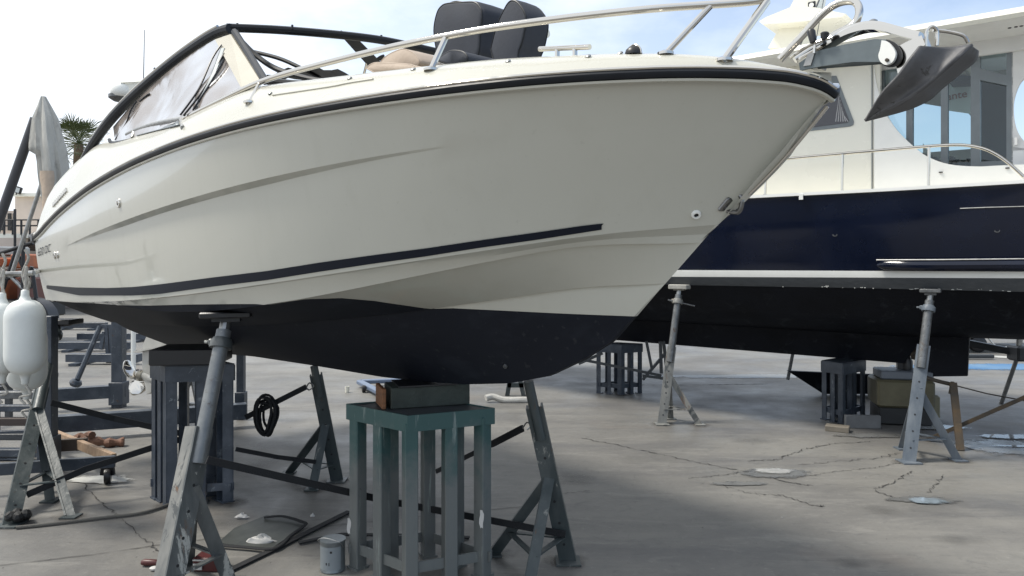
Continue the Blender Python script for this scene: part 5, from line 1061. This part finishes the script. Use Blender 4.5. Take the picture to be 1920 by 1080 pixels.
# rack that carries them
rk = MB(); 
pA = G(-40, 800); 
for dx in (0, .45): rk.box((dx, 0, .42), (.05, .9, .04)); rk.box((dx, -.42, .21), (.05, .05, .42)); rk.box((dx, .42, .21), (.05, .05, .42))
tag(rk.build("storage_rack", M_boot, loc=pA, smooth=0), "dark storage rack at the left edge under the steel lengths", "rack")
b = MB(); rr = random.Random(5); pts = [Vector((.12*i - .2, .03*math.sin(i*2), .05+.02*math.sin(i*1.3))) for i in range(5)]; b.tube(smooth_path(pts), [.035+.012*math.sin(i*1.7) for i in range(21)][:21], 9); b.tube(smooth_path([Vector((-.1, .05, .05)), Vector((.0, .0, .10)), Vector((.06, -.05, .11))]), .03, 8)
tag(b.build("driftwood_log", mat("red_brown_wood", (.16, .08, .05), .75, var=.35, vscale=12, bump=.5), loc=G(166, 838)), "short reddish brown log lying behind the wooden dolly", "log")
# foreground clutter
mt_ = thing("rubber_mat", "black rubber sheet with a loose strap lying on the concrete", "mat", G(490, 1000), 0); MO = mt_.location.copy()
b = MB(); b.plate([G(x, y, .004)-MO for x, y in [(408, 1020), (440, 992), (500, 968), (566, 980), (568, 990), (510, 1030), (470, 1028)]], (0, 0, .008)); b.build("sheet", mat("grey_black_rubber", (.030, .034, .032), .5, col2=(.065, .070, .064), vscale=8), mt_)
b = MB(); b.tube([p-MO for p in smooth_path([G(496, 970, .02), G(530, 968, .03), G(566, 978, .025), G(572, 984, .02), G(545, 1004, .02), G(515, 1028, .02), G(460, 1026, .018), G(408, 1022, .018)])], .012, 8, flat=.5); b.build("edge_strap", M_strap, mt_)
def crumple(name, label, px, py, rx, ry, h, m, seed, z=0.012, cat="paper"):
    rr = random.Random(seed); rws = []; n = 14
    for i in range(6):
        f_ = i/5; rws.append([Vector(((1-f_)*rx*math.cos(2*math.pi*j/n)*(1+rr.uniform(-.25, .25)), (1-f_)*ry*math.sin(2*math.pi*j/n)*(1+rr.uniform(-.25, .25)), (h*math.sin(f_*1.5)*(1+rr.uniform(-.4, .4)) if i else 0))) for j in range(n)])
    b = MB(); b.grid(rws, closed=True); o = b.build(name, m, loc=G(px, py, 0)+Vector((0, 0, z)), smooth=25); return tag(o, label, cat)
crumple("crumpled_paper", "crumpled white tape on the front edge of the rubber sheet", 490, 1020, .085, .028, .035, M_paper, 1)
crumple("paper_scrap", "small white curled scrap at the back left of the rubber sheet", 454, 973, .04, .02, .022, M_paper, 2)
crumple("paper_scrap", "tiny white scrap on the ground behind the paint can", 586, 968, .014, .012, .018, M_paper, 3, z=.0)
# paint can
pc = thing("paint_can", "dented blue-grey paint can with lid on the ground left of the teal stool", "paint can", G(624, 1068), R(-20)); 
rc = .063; hc_ = .155
b = MB(); b.lathe([(rc*.97, 0), (rc, .004), (rc, .006), (rc*.97, .009), (rc*.97, hc_-.012), (rc*1.02, hc_-.006), (rc*1.02, hc_), (rc*.94, hc_)], (0, 0, .001), n=32); b.build("can_body", M_can, pc)
b = MB(); b.lathe([(rc*.94, hc_-.001), (rc*.86, hc_-.006), (rc*.84, hc_-.004), (.0001, hc_-.004)], n=32); b.build("lid", M_tube, pc)
b = MB(); b.grid([[Vector((math.cos(a)*(rc*.975), math.sin(a)*(rc*.975), z)) for a in [R(190 + 8*i) for i in range(20)]] for z in (.018, .06, .10, .132)]); lb_ = b.build("label", mat("pale_can_label", (.20, .225, .24), .5, var=.08, vscale=12), pc)
b = MB()
for ang, zz, ww, hh in ((205, .118, 3, .010), (207, .104, 4, .005), (205, .045, 4, .012), (206, .030, 4, .008), (290, .104, 10, .010), (270, .045, 6, .012), (284, .042, 4, .016)):
    b.grid([[Vector((math.cos(R(ang+ww*i/4))*rc*.985, math.sin(R(ang+ww*i/4))*rc*.985, zz+dz)) for i in range(5)] for dz in (0, hh)])
b.build("label_print", M_black, lb_)
b = MB(); b.tube(smooth_path([Vector((-rc, 0, .12)), Vector((-rc*1.08, -.03, .150)), Vector((-.02, -.04, .17)), Vector((rc*.9, -.03, .155)), Vector((rc, 0, .12))]), .0018, 6); b.build("wire_handle", M_dsteel, pc)
# tools at the nearest stand
h1 = thing("hand_tool", "dark red handled tool lying left of the nearest jack stand", "tool", G(282, 1062), R(-4)); b = MB(); b.tube([(-.045, 0, .018), (-.03, 0, .02), (.03, 0, .02), (.05, 0, .016)], [.012, .017, .015, .008], 10); b.build("handle", M_red, h1); b = MB(); b.lathe([(.0001, 0), (.018, 0), (.022, .01), (.012, .014)], (.045, -.045, .004), (0, 0, 1), 14); b.build("tool_cap", M_paper, h1); b = MB(); b.tube([(.05, 0, .016), (.11, .02, .014)], .006, 8); b.build("blade", M_dsteel, h1)
tb = thing("red_tool_box", "low dark red box with papers behind the nearest jack stand's brace", "box", G(388, 1070), R(-3)); b = MB(); b.box((0, .03, .035), (.13, .10, .07), bev=.006); b.build("box_body", M_red, tb); b = MB(); b.box((-.035, -.028, .03), (.045, .006, .03)); b.box((-.03, -.027, .062), (.06, .008, .006)); b.build("paper_slip", M_paper, tb)

# far clutter on the ground beyond
fd = thing("blue_dolly", "blue-grey wheeled dolly corner behind the wooden keel block", "dolly", G(690, 742), 0); b = MB(); b.bar(G(674, 716, .06)-fd.location, G(716, 738, .06)-fd.location, .08, .05, bev=.01); b.bar(G(674, 716, .06)-fd.location, G(780, 712, .06)-fd.location, .08, .05, bev=.01); b.build("frame", mat("blue_metal", (.12, .16, .24), .4), fd); b = MB(); b.lathe([(.0001, -.02), (.04, -.02), (.045, 0), (.04, .02), (.0001, .02)], G(682, 736)-fd.location+Vector((0, 0, .045)), (1, .3, 0), 12); b.build("caster", M_black, fd)
b = MB(); b.lathe([(.022, 0), (.028, .07), (.026, .07), (.02, .004)], (0, 0, .002), n=14); tag(b.build("paper_cup", M_cream, loc=G(651, 736)), "small cream paper cup standing on the far concrete", "cup")
b = MB(); b.tube(smooth_path([Vector((-.2, .0, .05)), Vector((-.12, .03, .06)), Vector((0, 0, .03)), Vector((.2, 0, .03)), Vector((.32, .02, .02))]), .035, 10); tag(b.build("white_sleeve", mat("grubby_plastic", (.38, .37, .34), .5, col2=(.52, .51, .48), vscale=12, bump=.8, bscale=18), loc=G(945, 755)), "crumpled white plastic sleeve lying right of the keel block on the far concrete", "plastic sleeve")
t6 = thing("steel_trestle", "far steel trestle foot seen just under the black keel, beside the white sleeve", "trestle", G(965, 742), 0); O6 = t6.location.copy()
for a, q in (((958, 700), (951, 742)), ((972, 700), (982, 742)), ((952, 722), (982, 722))): b = MB(); b.bar(P(*a, O6.y)-O6, P(*q, O6.y)-O6, .05, .05); b.build("strut", M_stand, t6, smooth=0)
# dark board leaning, generator box, rusty bars under the yacht
b = MB(); ba = G(1478, 716); tag(b.plate([Vector((0, 0, .30)), Vector((1.3, -.1, .26)), Vector((1.3, .1, .02)), Vector((.45, .1, .02))], (0, .06, 0)).build("dark_board", M_anti, loc=G(1478, 745)), "black pointed board lying left of the yacht's keel stool", "board")
b = MB(); tag(b.tube([(0, 0, 0), P(1477, 712, 8.7)-P(1487, 660, 8.7)], .02, 8).build("leaning_pole", M_tube, loc=P(1487, 660, 8.7)), "thin pale pole hanging below the yacht's keel, left of the black board", "pole")
gn = thing("portable_generator", "olive generator with a blue-grey tray on top, under the navy yacht's rudder", "generator", G(1700, 800), R(-12)); 
b = MB(); b.box((.0, .2, .30), (.50, .40, .26), bev=.02); b.build("generator_body", M_gen, gn); b = MB(); b.box((.0, .2, .09), (.46, .36, .16), bev=.01); b.build("generator_base", M_dark, gn); b = MB(); b.box((.02, .2, .47), (.46, .3, .08), bev=.01); b.build("tray", mat("blue_grey_tray", (.14, .16, .19), .5), gn)
b = MB(); b.lathe([(.05, 0), (.05, .08), (.03, .12), (.02, .2)], (.06, .2, .512), n=12); b.box((.02, .2, .55), (.10, .05, .07)); b.build("drill_press", M_black, gn)
g2 = thing("jerry_can", "small olive can right of the right yacht jack stand", "can", G(1744, 785), 0); b = MB(); b.box((0, 0, .12), (.14, .14, .24), bev=.02); b.build("can_body", mat("khaki", (.22, .20, .13), .5), g2); b = MB(); b.tube([(-.04, 0, .25), (-.03, 0, .29), (.03, 0, .29), (.04, 0, .25)], .01, 8); b.build("handle", M_black, g2)
rb = thing("rusty_trestle", "rusty brown crossed bars standing right of the right yacht jack stand", "trestle", G(1800, 845), 0); O7 = rb.location.copy()
b = MB(); b.bar(P(1787, 718, 6.35)-O7, G(1801, 845)-O7, .055, .03); b.build("upright", M_rust, rb, smooth=0)
b = MB(); b.bar(P(1720, 833, 6.5)-O7, P(1960, 728, 5.9)-O7, .05, .03); b.build("diagonal_bar", M_rust, rb, smooth=0)
b = MB(); b.tube(smooth_path([P(1737, 708, 6.5)-O7, P(1760, 715, 6.45)-O7, P(1790, 722, 6.4)-O7]), .028, 8, flat=.6); b.tube([P(1788, 722, 6.4)-O7, P(1850, 738, 6.4)-O7, P(1925, 752, 6.3)-O7], .012, 6, flat=.5); b.tube([P(1786, 716, 6.38)-O7, P(1782, 738, 6.36)-O7], .022, 8, flat=.6); b.build("wrapped_strap", mat("brown_webbing", (.055, .045, .035), .8), rb)
sb = thing("trailer_drawbar", "dark trailer drawbar with a prop leg under the yacht's stern at the right edge", "trailer", G(1880, 757), 0); O8 = sb.location.copy()
b = MB(); b.bar(P(1800, 640, 8.3)-O8, P(1912, 662, 7.9)-O8, .07, .07); b.box(P(1913, 662, 7.9)-O8, (.18, .2, .16), bev=.02); b.bar(P(1913, 662, 7.9)-O8, P(1990, 640, 7.9)-O8, .06, .06); b.build("drawbar", M_boot, sb, smooth=0)
b = MB(); b.tube([P(1908, 668, 7.9)-O8, G(1877, 757)-O8], .022, 8); b.tube([P(1910, 655, 7.9)-O8, P(1912, 630, 7.9)-O8], .03, 8); b.build("prop_leg", M_dsteel, sb)
b = MB(); b.tube(smooth_path([P(1850, 630, 9)-O8, P(1872, 650, 9)-O8, P(1925, 648, 9)-O8]), .010, 6); b.build("white_hose", M_white, sb)
ft = thing("flat_trailer", "low grey flat trailer parked far beyond the yacht's stern", "trailer", G(1850, 652), 0); b = MB(); b.box((0, 0, .35), (5.5, 1.6, .12), bev=.01); b.build("bed", mat("trailer_grey", (.38, .38, .37), .5), ft)
for x in (-2.0, -.6, 1.2, 2.1): b = MB(); b.lathe([(.0001, -.06), (.10, -.06), (.14, -.04), (.14, .04), (.10, .06), (.0001, .06)], (x, -.7, .145), (0, 1, 0), 14); b.build("wheel", M_black, ft)
b = MB(); tag(b.bar((0, 0, .05), (.55, 0, .05), .08, .06, bev=.01).build("timber_block", M_boot, loc=G(1797, 674)), "dark timber lying on the far concrete by the blue floor marking", "timber")
# far stand frames seen at the yacht's bow
t9 = thing("yacht_side_stand", "dark braced stand with hanging strap, left of the navy yacht's left jack stand", "boat stand", G(1245, 745), 0, "jack stands propping the boats"); O9 = t9.location.copy()
for a, q, w_ in (((1238, 640), (1240, 700), .05), ((1246, 664), (1205, 712), .035), ((1212, 640), (1222, 690), .02), ((1205, 704), (1262, 712), .03), ((1100, 676), (1240, 704), .02), ((1130, 662), (1085, 682), .03), ((1244, 640), (1258, 760), .05)):
    b = MB(); b.bar(P(*a, O9.y)-O9, P(*q, O9.y)-O9, w_, .03); b.build("strut", M_boot, t9, smooth=0)

# ---------------------------------------------------------------- fenders on lines from the stern rail
def fender(label, px, py, Y, r, h, ytop, first=False):
    t = thing("fender", label, "fender", P(px, py, Y), 0, "white fenders hanging off the stern")
    pr = [(.012, h/2+.065), (.020, h/2+.06), (.022, h/2+.03), (.032, h/2+.005)] + [(lerp(.035, r, math.sin(q*math.pi/2)**.9), h/2-.11*(1-math.cos(q*math.pi/2))) for q in (.15, .3, .5, .7, .85, 1)]; pr += [(a, -z) for a, z in pr[::-1]]
    b = MB(); b.lathe(pr, n=28); b.build("fender_body", M_fender, t, smooth=60)
    top_ = (490-ytop)*Y/F + EYE - t.location.z
    b = MB(); b.tube(smooth_path([Vector((0, 0, h/2+.06)), Vector((.01, 0, h/2+.2)), Vector((-.004, 0, top_))]), .008, 8); b.tube(smooth_path([Vector((.012, 0, h/2+.06)), Vector((-.02, .01, h/2+.16)), Vector((.02, 0, h/2+.25)), Vector((.0, 0, h/2+.30))]), .008, 8); b.build("line", M_rope, t)
    b = MB(); b.tube(smooth_path([Vector((0, 0, -h/2-.06)), Vector((.03, 0, -h/2-.12)), Vector((-.03, 0, -h/2-.14)), Vector((0, 0, -h/2-.18))]), .007, 6); b.build("tail_knot", M_rope, t)
    return t
fender("large white fender hanging in front, nearest the white motorboat's stern", 47, 632, 4.4, .108, .43, 520)
fender("white fender hanging just behind and below the large one", 50, 668, 4.75, .115, .42, 520)
fender("white fender cut by the left frame edge", 4, 634, 4.5, .085, .42, 520)
rl = MB(); ra_ = P(-60, 517, 4.5); rb_ = P(62, 512, 4.6); rl.tube([(0, 0, 0), rb_-ra_], .016, 8); rl.tube([rb_-ra_, P(72, 508, 5.9)-ra_], .016, 8); rl.tube([(0.12, 0, 0), Vector((.12, 0, -ra_.z))], .02, 8)
tag(rl.build("fender_rail", M_dsteel, loc=ra_), "steel rail the white fenders hang from beside the white motorboat's stern", "rail")

# ---------------------------------------------------------------- left background: crane poles with a canvas, building, machine, radar, palm
cpole = thing("canvas_pole", "leaning dark pole with a grey canvas sheet bundled on its head", "pole", G(-60, 700), 0); OC = cpole.location.copy(); Yc = OC.y
b = MB(); b.tube([P(-75, 620, Yc)-OC, P(66, 222, Yc)-OC], .062, 14); b.build("thick_pole", mat("dark_grey_pole", (.055, .055, .06), .45), cpole)
b = MB(); b.tube([P(20, 520, Yc+.3)-OC, P(82, 332, Yc+.3)-OC], .028, 10); b.build("thin_pole", M_dsteel, cpole)
canvas = MB(); rws = []
rr = random.Random(8)
for k in range(30):
    q = k/29; y = lerp(181, 392, q); cxp = float(np.interp(q, [0, .15, .4, .7, 1], [81, 84, 88, 97, 104])); hw_ = float(np.interp(q, [0, .05, .2, .45, .7, .9, 1], [4, 8, 20, 27, 28, 24, 12])); r_ = []
    for j in range(40):
        a = 2*math.pi*j/40; f_ = 1 + .16*math.sin(5*a + 2.2*q) + .10*math.sin(9*a - 3*q + 1) + .05*math.sin(17*a+5*q)
        if a > 3.4 and a < 4.4 and q > .5: f_ *= .62
        x = cxp + hw_*math.cos(a)*f_; c_ = P(x, y + 6*math.sin(3*a+q*4)*q, Yc - .02); c_.y += math.sin(a)*hw_*f_*Yc/F*.8; r_.append(c_-OC)
    rws.append(r_)
canvas.grid(rws, closed=True); o = canvas.build("canvas_sheet", M_cloth, cpole, smooth=60)
b = MB(); rws = []
for k in range(10):
    q = k/9; rws.append([P(88 + 3*q + (13-3*q)*math.cos(a)*(1+.12*math.sin(4*a+k)), lerp(320, 402, q), Yc-.2+.08*math.sin(a))-OC for a in [2*math.pi*j/14 for j in range(14)]])
b.grid(rws, closed=True); b.build("beige_bag", mat("beige_canvas", (.45, .36, .28), .85, var=.12, vscale=8, bump=.5, bscale=20), cpole, smooth=60)

bd = thing("yard_building", "pinkish cream yard building with a railed terrace behind the white motorboat's stern", "building", G(0, 585), 0); OB = bd.location.copy(); Yb = OB.y
def slab(name, x0, x1, y0_, y1_, Y0_, dep, m): 
    a = P(x0, y1_, Y0_); q = P(x1, y0_, Y0_); b = MB(); b.box(((a.x+q.x)/2-OB.x, Y0_+dep/2-OB.y, (a.z+q.z)/2-OB.z), (q.x-a.x, dep, q.z-a.z)); return b.build(name, m, bd, smooth=0)
slab("upper_wall", 28, 150, 368, 438, Yb+1, 6, M_beige); slab("roof_slab", 22, 155, 362, 368, Yb+.8, 6.4, M_cream); slab("upper_wall", -200, 28, 395, 438, Yb+4, 6, M_beige)
slab("terrace_slab", -200, 78, 438, 446, Yb-1, 6, M_cream); slab("parapet", -200, 40, 446, 470, Yb-1, .3, M_beige); slab("lower_wall", -200, 44, 470, 600, Yb+.2, 5, M_beige); slab("lower_wall", 44, 200, 446, 600, Yb+2.2, 5, mat("grey_pink_wall", (.40, .34, .32), .8))
for x in (2, 14, 24): o = slab("window", x, x+6, 400, 432, Yb+3.95, .1, M_dark)
slab("doorway", 56, 72, 470, 585, Yb+2.1, .12, M_dark)
for k, x in enumerate(range(-40, 80, 16)): b = MB(); b.tube([P(x, 440, Yb-1)-OB, P(x, 412, Yb-1)-OB], .03, 6); b.build("rail_post", M_black, bd)
for y in (413, 424): b = MB(); b.tube([P(-60, y, Yb-1)-OB, P(78, y-1, Yb-1)-OB], .025, 6); b.build("terrace_rail", M_black, bd)
for x in (43, 28, 78): b = MB(); b.tube([P(x, 392 if x == 28 else 440, Yb-1.2)-OB, P(x, 585, Yb-1.2)-OB], .035, 6); b.build("downpipe", M_black, bd)
fl = thing("floodlight", "small black floodlight on a bracket on the yard building's roof edge", "light", P(30, 362, Yb+.7), 0); b = MB(); b.box((.05, 0, .10), (.26, .10, .22), Matrix.Rotation(.35, 3, 'Y'), bev=.02); b.build("lamp_housing", M_black, fl); b = MB(); b.box((.05, -.055, .10), (.19, .01, .15), Matrix.Rotation(.35, 3, 'Y')); b.build("lamp_glass", mat("lamp_glass", (.5, .52, .52), .1), fl); b = MB(); b.tube([(0, 0, -.05), (.03, 0, .02)], .02, 6); b.build("bracket", M_black, fl)
ex = thing("orange_loader", "orange yard machine with dark arms behind the white fenders", "machine", G(20, 640), 0); OE = ex.location.copy(); Ye = OE.y
def eb(name, x0, y0_, x1, y1_, d, m, rot=0): a = P(x0, y1_, Ye); q = P(x1, y0_, Ye); b = MB(); b.box(((a.x+q.x)/2-OE.x, 0, (a.z+q.z)/2), (q.x-a.x, d, q.z-a.z), Matrix.Rotation(rot, 3, 'Y'), bev=.03); b.build(name, m, ex)
eb("body_panel", -60, 483, 38, 500, 1.2, M_orange); eb("body_panel", 44, 476, 58, 503, .8, M_orange); eb("counterweight", -40, 518, 40, 560, 1.0, M_orange, .05); eb("grey_panel", 18, 505, 32, 540, 1.25, M_cream, .35); eb("cab_roof", -60, 462, 14, 480, 1.4, M_dsteel); eb("chassis", -60, 560, 78, 596, 1.6, M_dark); eb("engine_block", 56, 520, 76, 565, .8, mat("dark_red_brown", (.16, .06, .045), .6))
for x0, y0_, x1, y1_ in ((0, 560, 30, 470), (44, 440, 42, 560), (0, 475, 62, 455), (30, 470, 60, 540), (60, 505, 68, 560), (12, 510, 50, 548), (-10, 530, 44, 512), (26, 590, 60, 500)):
    b = MB(); b.tube([P(x0, y0_, Ye-.7)-OE, P(x1, y1_, Ye-.7)-OE], .035, 8); b.build("hydraulic_arm", M_black if (x0+y0_) % 3 else M_dsteel, ex)
for x in (-10, 60): b = MB(); b.lathe([(.0001, -.2), (.3, -.2), (.42, -.15), (.42, .15), (.3, .2), (.0001, .2)], P(x, 600, Ye-.6)-OE, (0, 1, 0), 20); b.build("wheel", M_black, ex)

rd = thing("radar_pole", "white radar dome and bracket on a pole with a whip aerial behind the canopy frame", "radar", G(262, 700), 0); OR = rd.location.copy(); Yr = 10.0; OR.y = 10.0; OR.x = (250-960)/F*Yr; rd.location = (OR.x, OR.y, 0); OR = rd.location.copy()
b = MB(); b.tube([(0, 0, 0), P(250, 200, Yr)-OR], .03, 10); b.build("pole", M_white, rd)
b = MB(); b.lathe([(.08, -.10), (.17, -.08), (.19, -.03), (.19, .03), (.15, .10), (.08, .13), (.0001, .14)], P(236, 172, Yr)-OR, n=24); b.build("radome", M_white, rd, smooth=60)
b = MB(); b.lathe([(.02, 0), (.10, .0), (.16, .04), (.16, .08), (.08, .11)], P(228, 190, Yr)-OR, n=20); b.build("dome_base", M_tube, rd)
b = MB(); b.plate([P(x, y, Yr-.15)-OR for x, y in [(228, 157), (262, 155), (258, 172), (240, 186), (232, 178)]], (0, .3, 0)); b.tube([P(226, 155, Yr-.16)-OR, P(264, 153, Yr-.16)-OR], .012, 6); b.build("radar_bracket", M_cream, rd)
b = MB(); b.tube([P(268, 200, Yr)-OR, P(271, 56, Yr)-OR], [.008, .004], 6); b.tube([P(252, 205, Yr)-OR, P(270, 190, Yr)-OR], .012, 6); b.build("whip_aerial", M_tube, rd)

def palm(label, px, py, Y, size, seed, nfr=60):
    t = thing("palm_tree", label, "palm tree", (P(px, py, Y).x, Y, 0), 0); zt = P(px, py, Y).z; rr = random.Random(seed)
    b = MB(); b.tube(smooth_path([Vector((0, 0, 0)), Vector((.05, 0, zt*.4)), Vector((-.03, 0, zt*.8)), Vector((0, 0, zt))]), [.25 - .004*i for i in range(19)], 12); b.build("trunk", M_bark, t)
    b = MB()
    for k in range(nfr):
        az = rr.uniform(0, 6.283); el = rr.uniform(-.6, 1.35); L = size*rr.uniform(.75, 1.1); d = Vector((math.cos(az)*math.cos(el), math.sin(az)*math.cos(el), math.sin(el))); pts = []
        stem = [Vector((0, 0, zt)) + d*L*.55*s_ + Vector((0, 0, -.10*L*s_*s_)) for s_ in (0, .5, 1)]; b.tube(stem, .014, 4)
        hub = stem[-1]; sd_ = d.cross(Vector((0, 0, 1))).normalized() if abs(d.z) < .98 else Vector((1, 0, 0)); up_ = sd_.cross(d)
        for j in range(15):
            a = lerp(-1.35, 1.35, j/14) + rr.uniform(-.05, .05); dd = (d*math.cos(a) + sd_*math.sin(a) + up_*rr.uniform(-.08, .08)).normalized(); l2 = L*.5*rr.uniform(.8, 1.05); w_ = (dd.cross(up_)).normalized()*.022
            m1 = hub + dd*l2*.6; m2 = hub + dd*l2 + Vector((0, 0, -.16*l2*rr.uniform(.3, 1.4))); b.add([hub, m1-w_, m2, m1+w_], [(0, 1, 2, 3)])
    b.build("crown", M_palm, t, smooth=0, ); return t
palm("fan palm whose crown shows beside the canopy frame over the white motorboat's stern", 148, 270, 32, 1.55, 2)

# loose grit on the concrete near the camera
b = MB(); rr = random.Random(21)
for k in range(420):
    c_ = Vector((rr.uniform(-4.5, 5), rr.uniform(3.3, 8.5), 0)); r_ = rr.uniform(.002, .006) * (2.0 if rr.random() < .04 else 1); q = [c_ + Vector((r_*math.cos(a)*rr.uniform(.6, 1.2), r_*math.sin(a)*rr.uniform(.6, 1.2), .001)) for a in (0, 1.3, 2.5, 3.8, 5.1)]; b.add(q + [c_ + Vector((0, 0, r_*.9))], [(0, 1, 5), (1, 2, 5), (2, 3, 5), (3, 4, 5), (4, 0, 5)])
tag(b.build("grit", mat("pale_grit", (.30, .29, .27), .9, col2=(.08, .08, .075), vscale=3), smooth=0), kind="stuff")
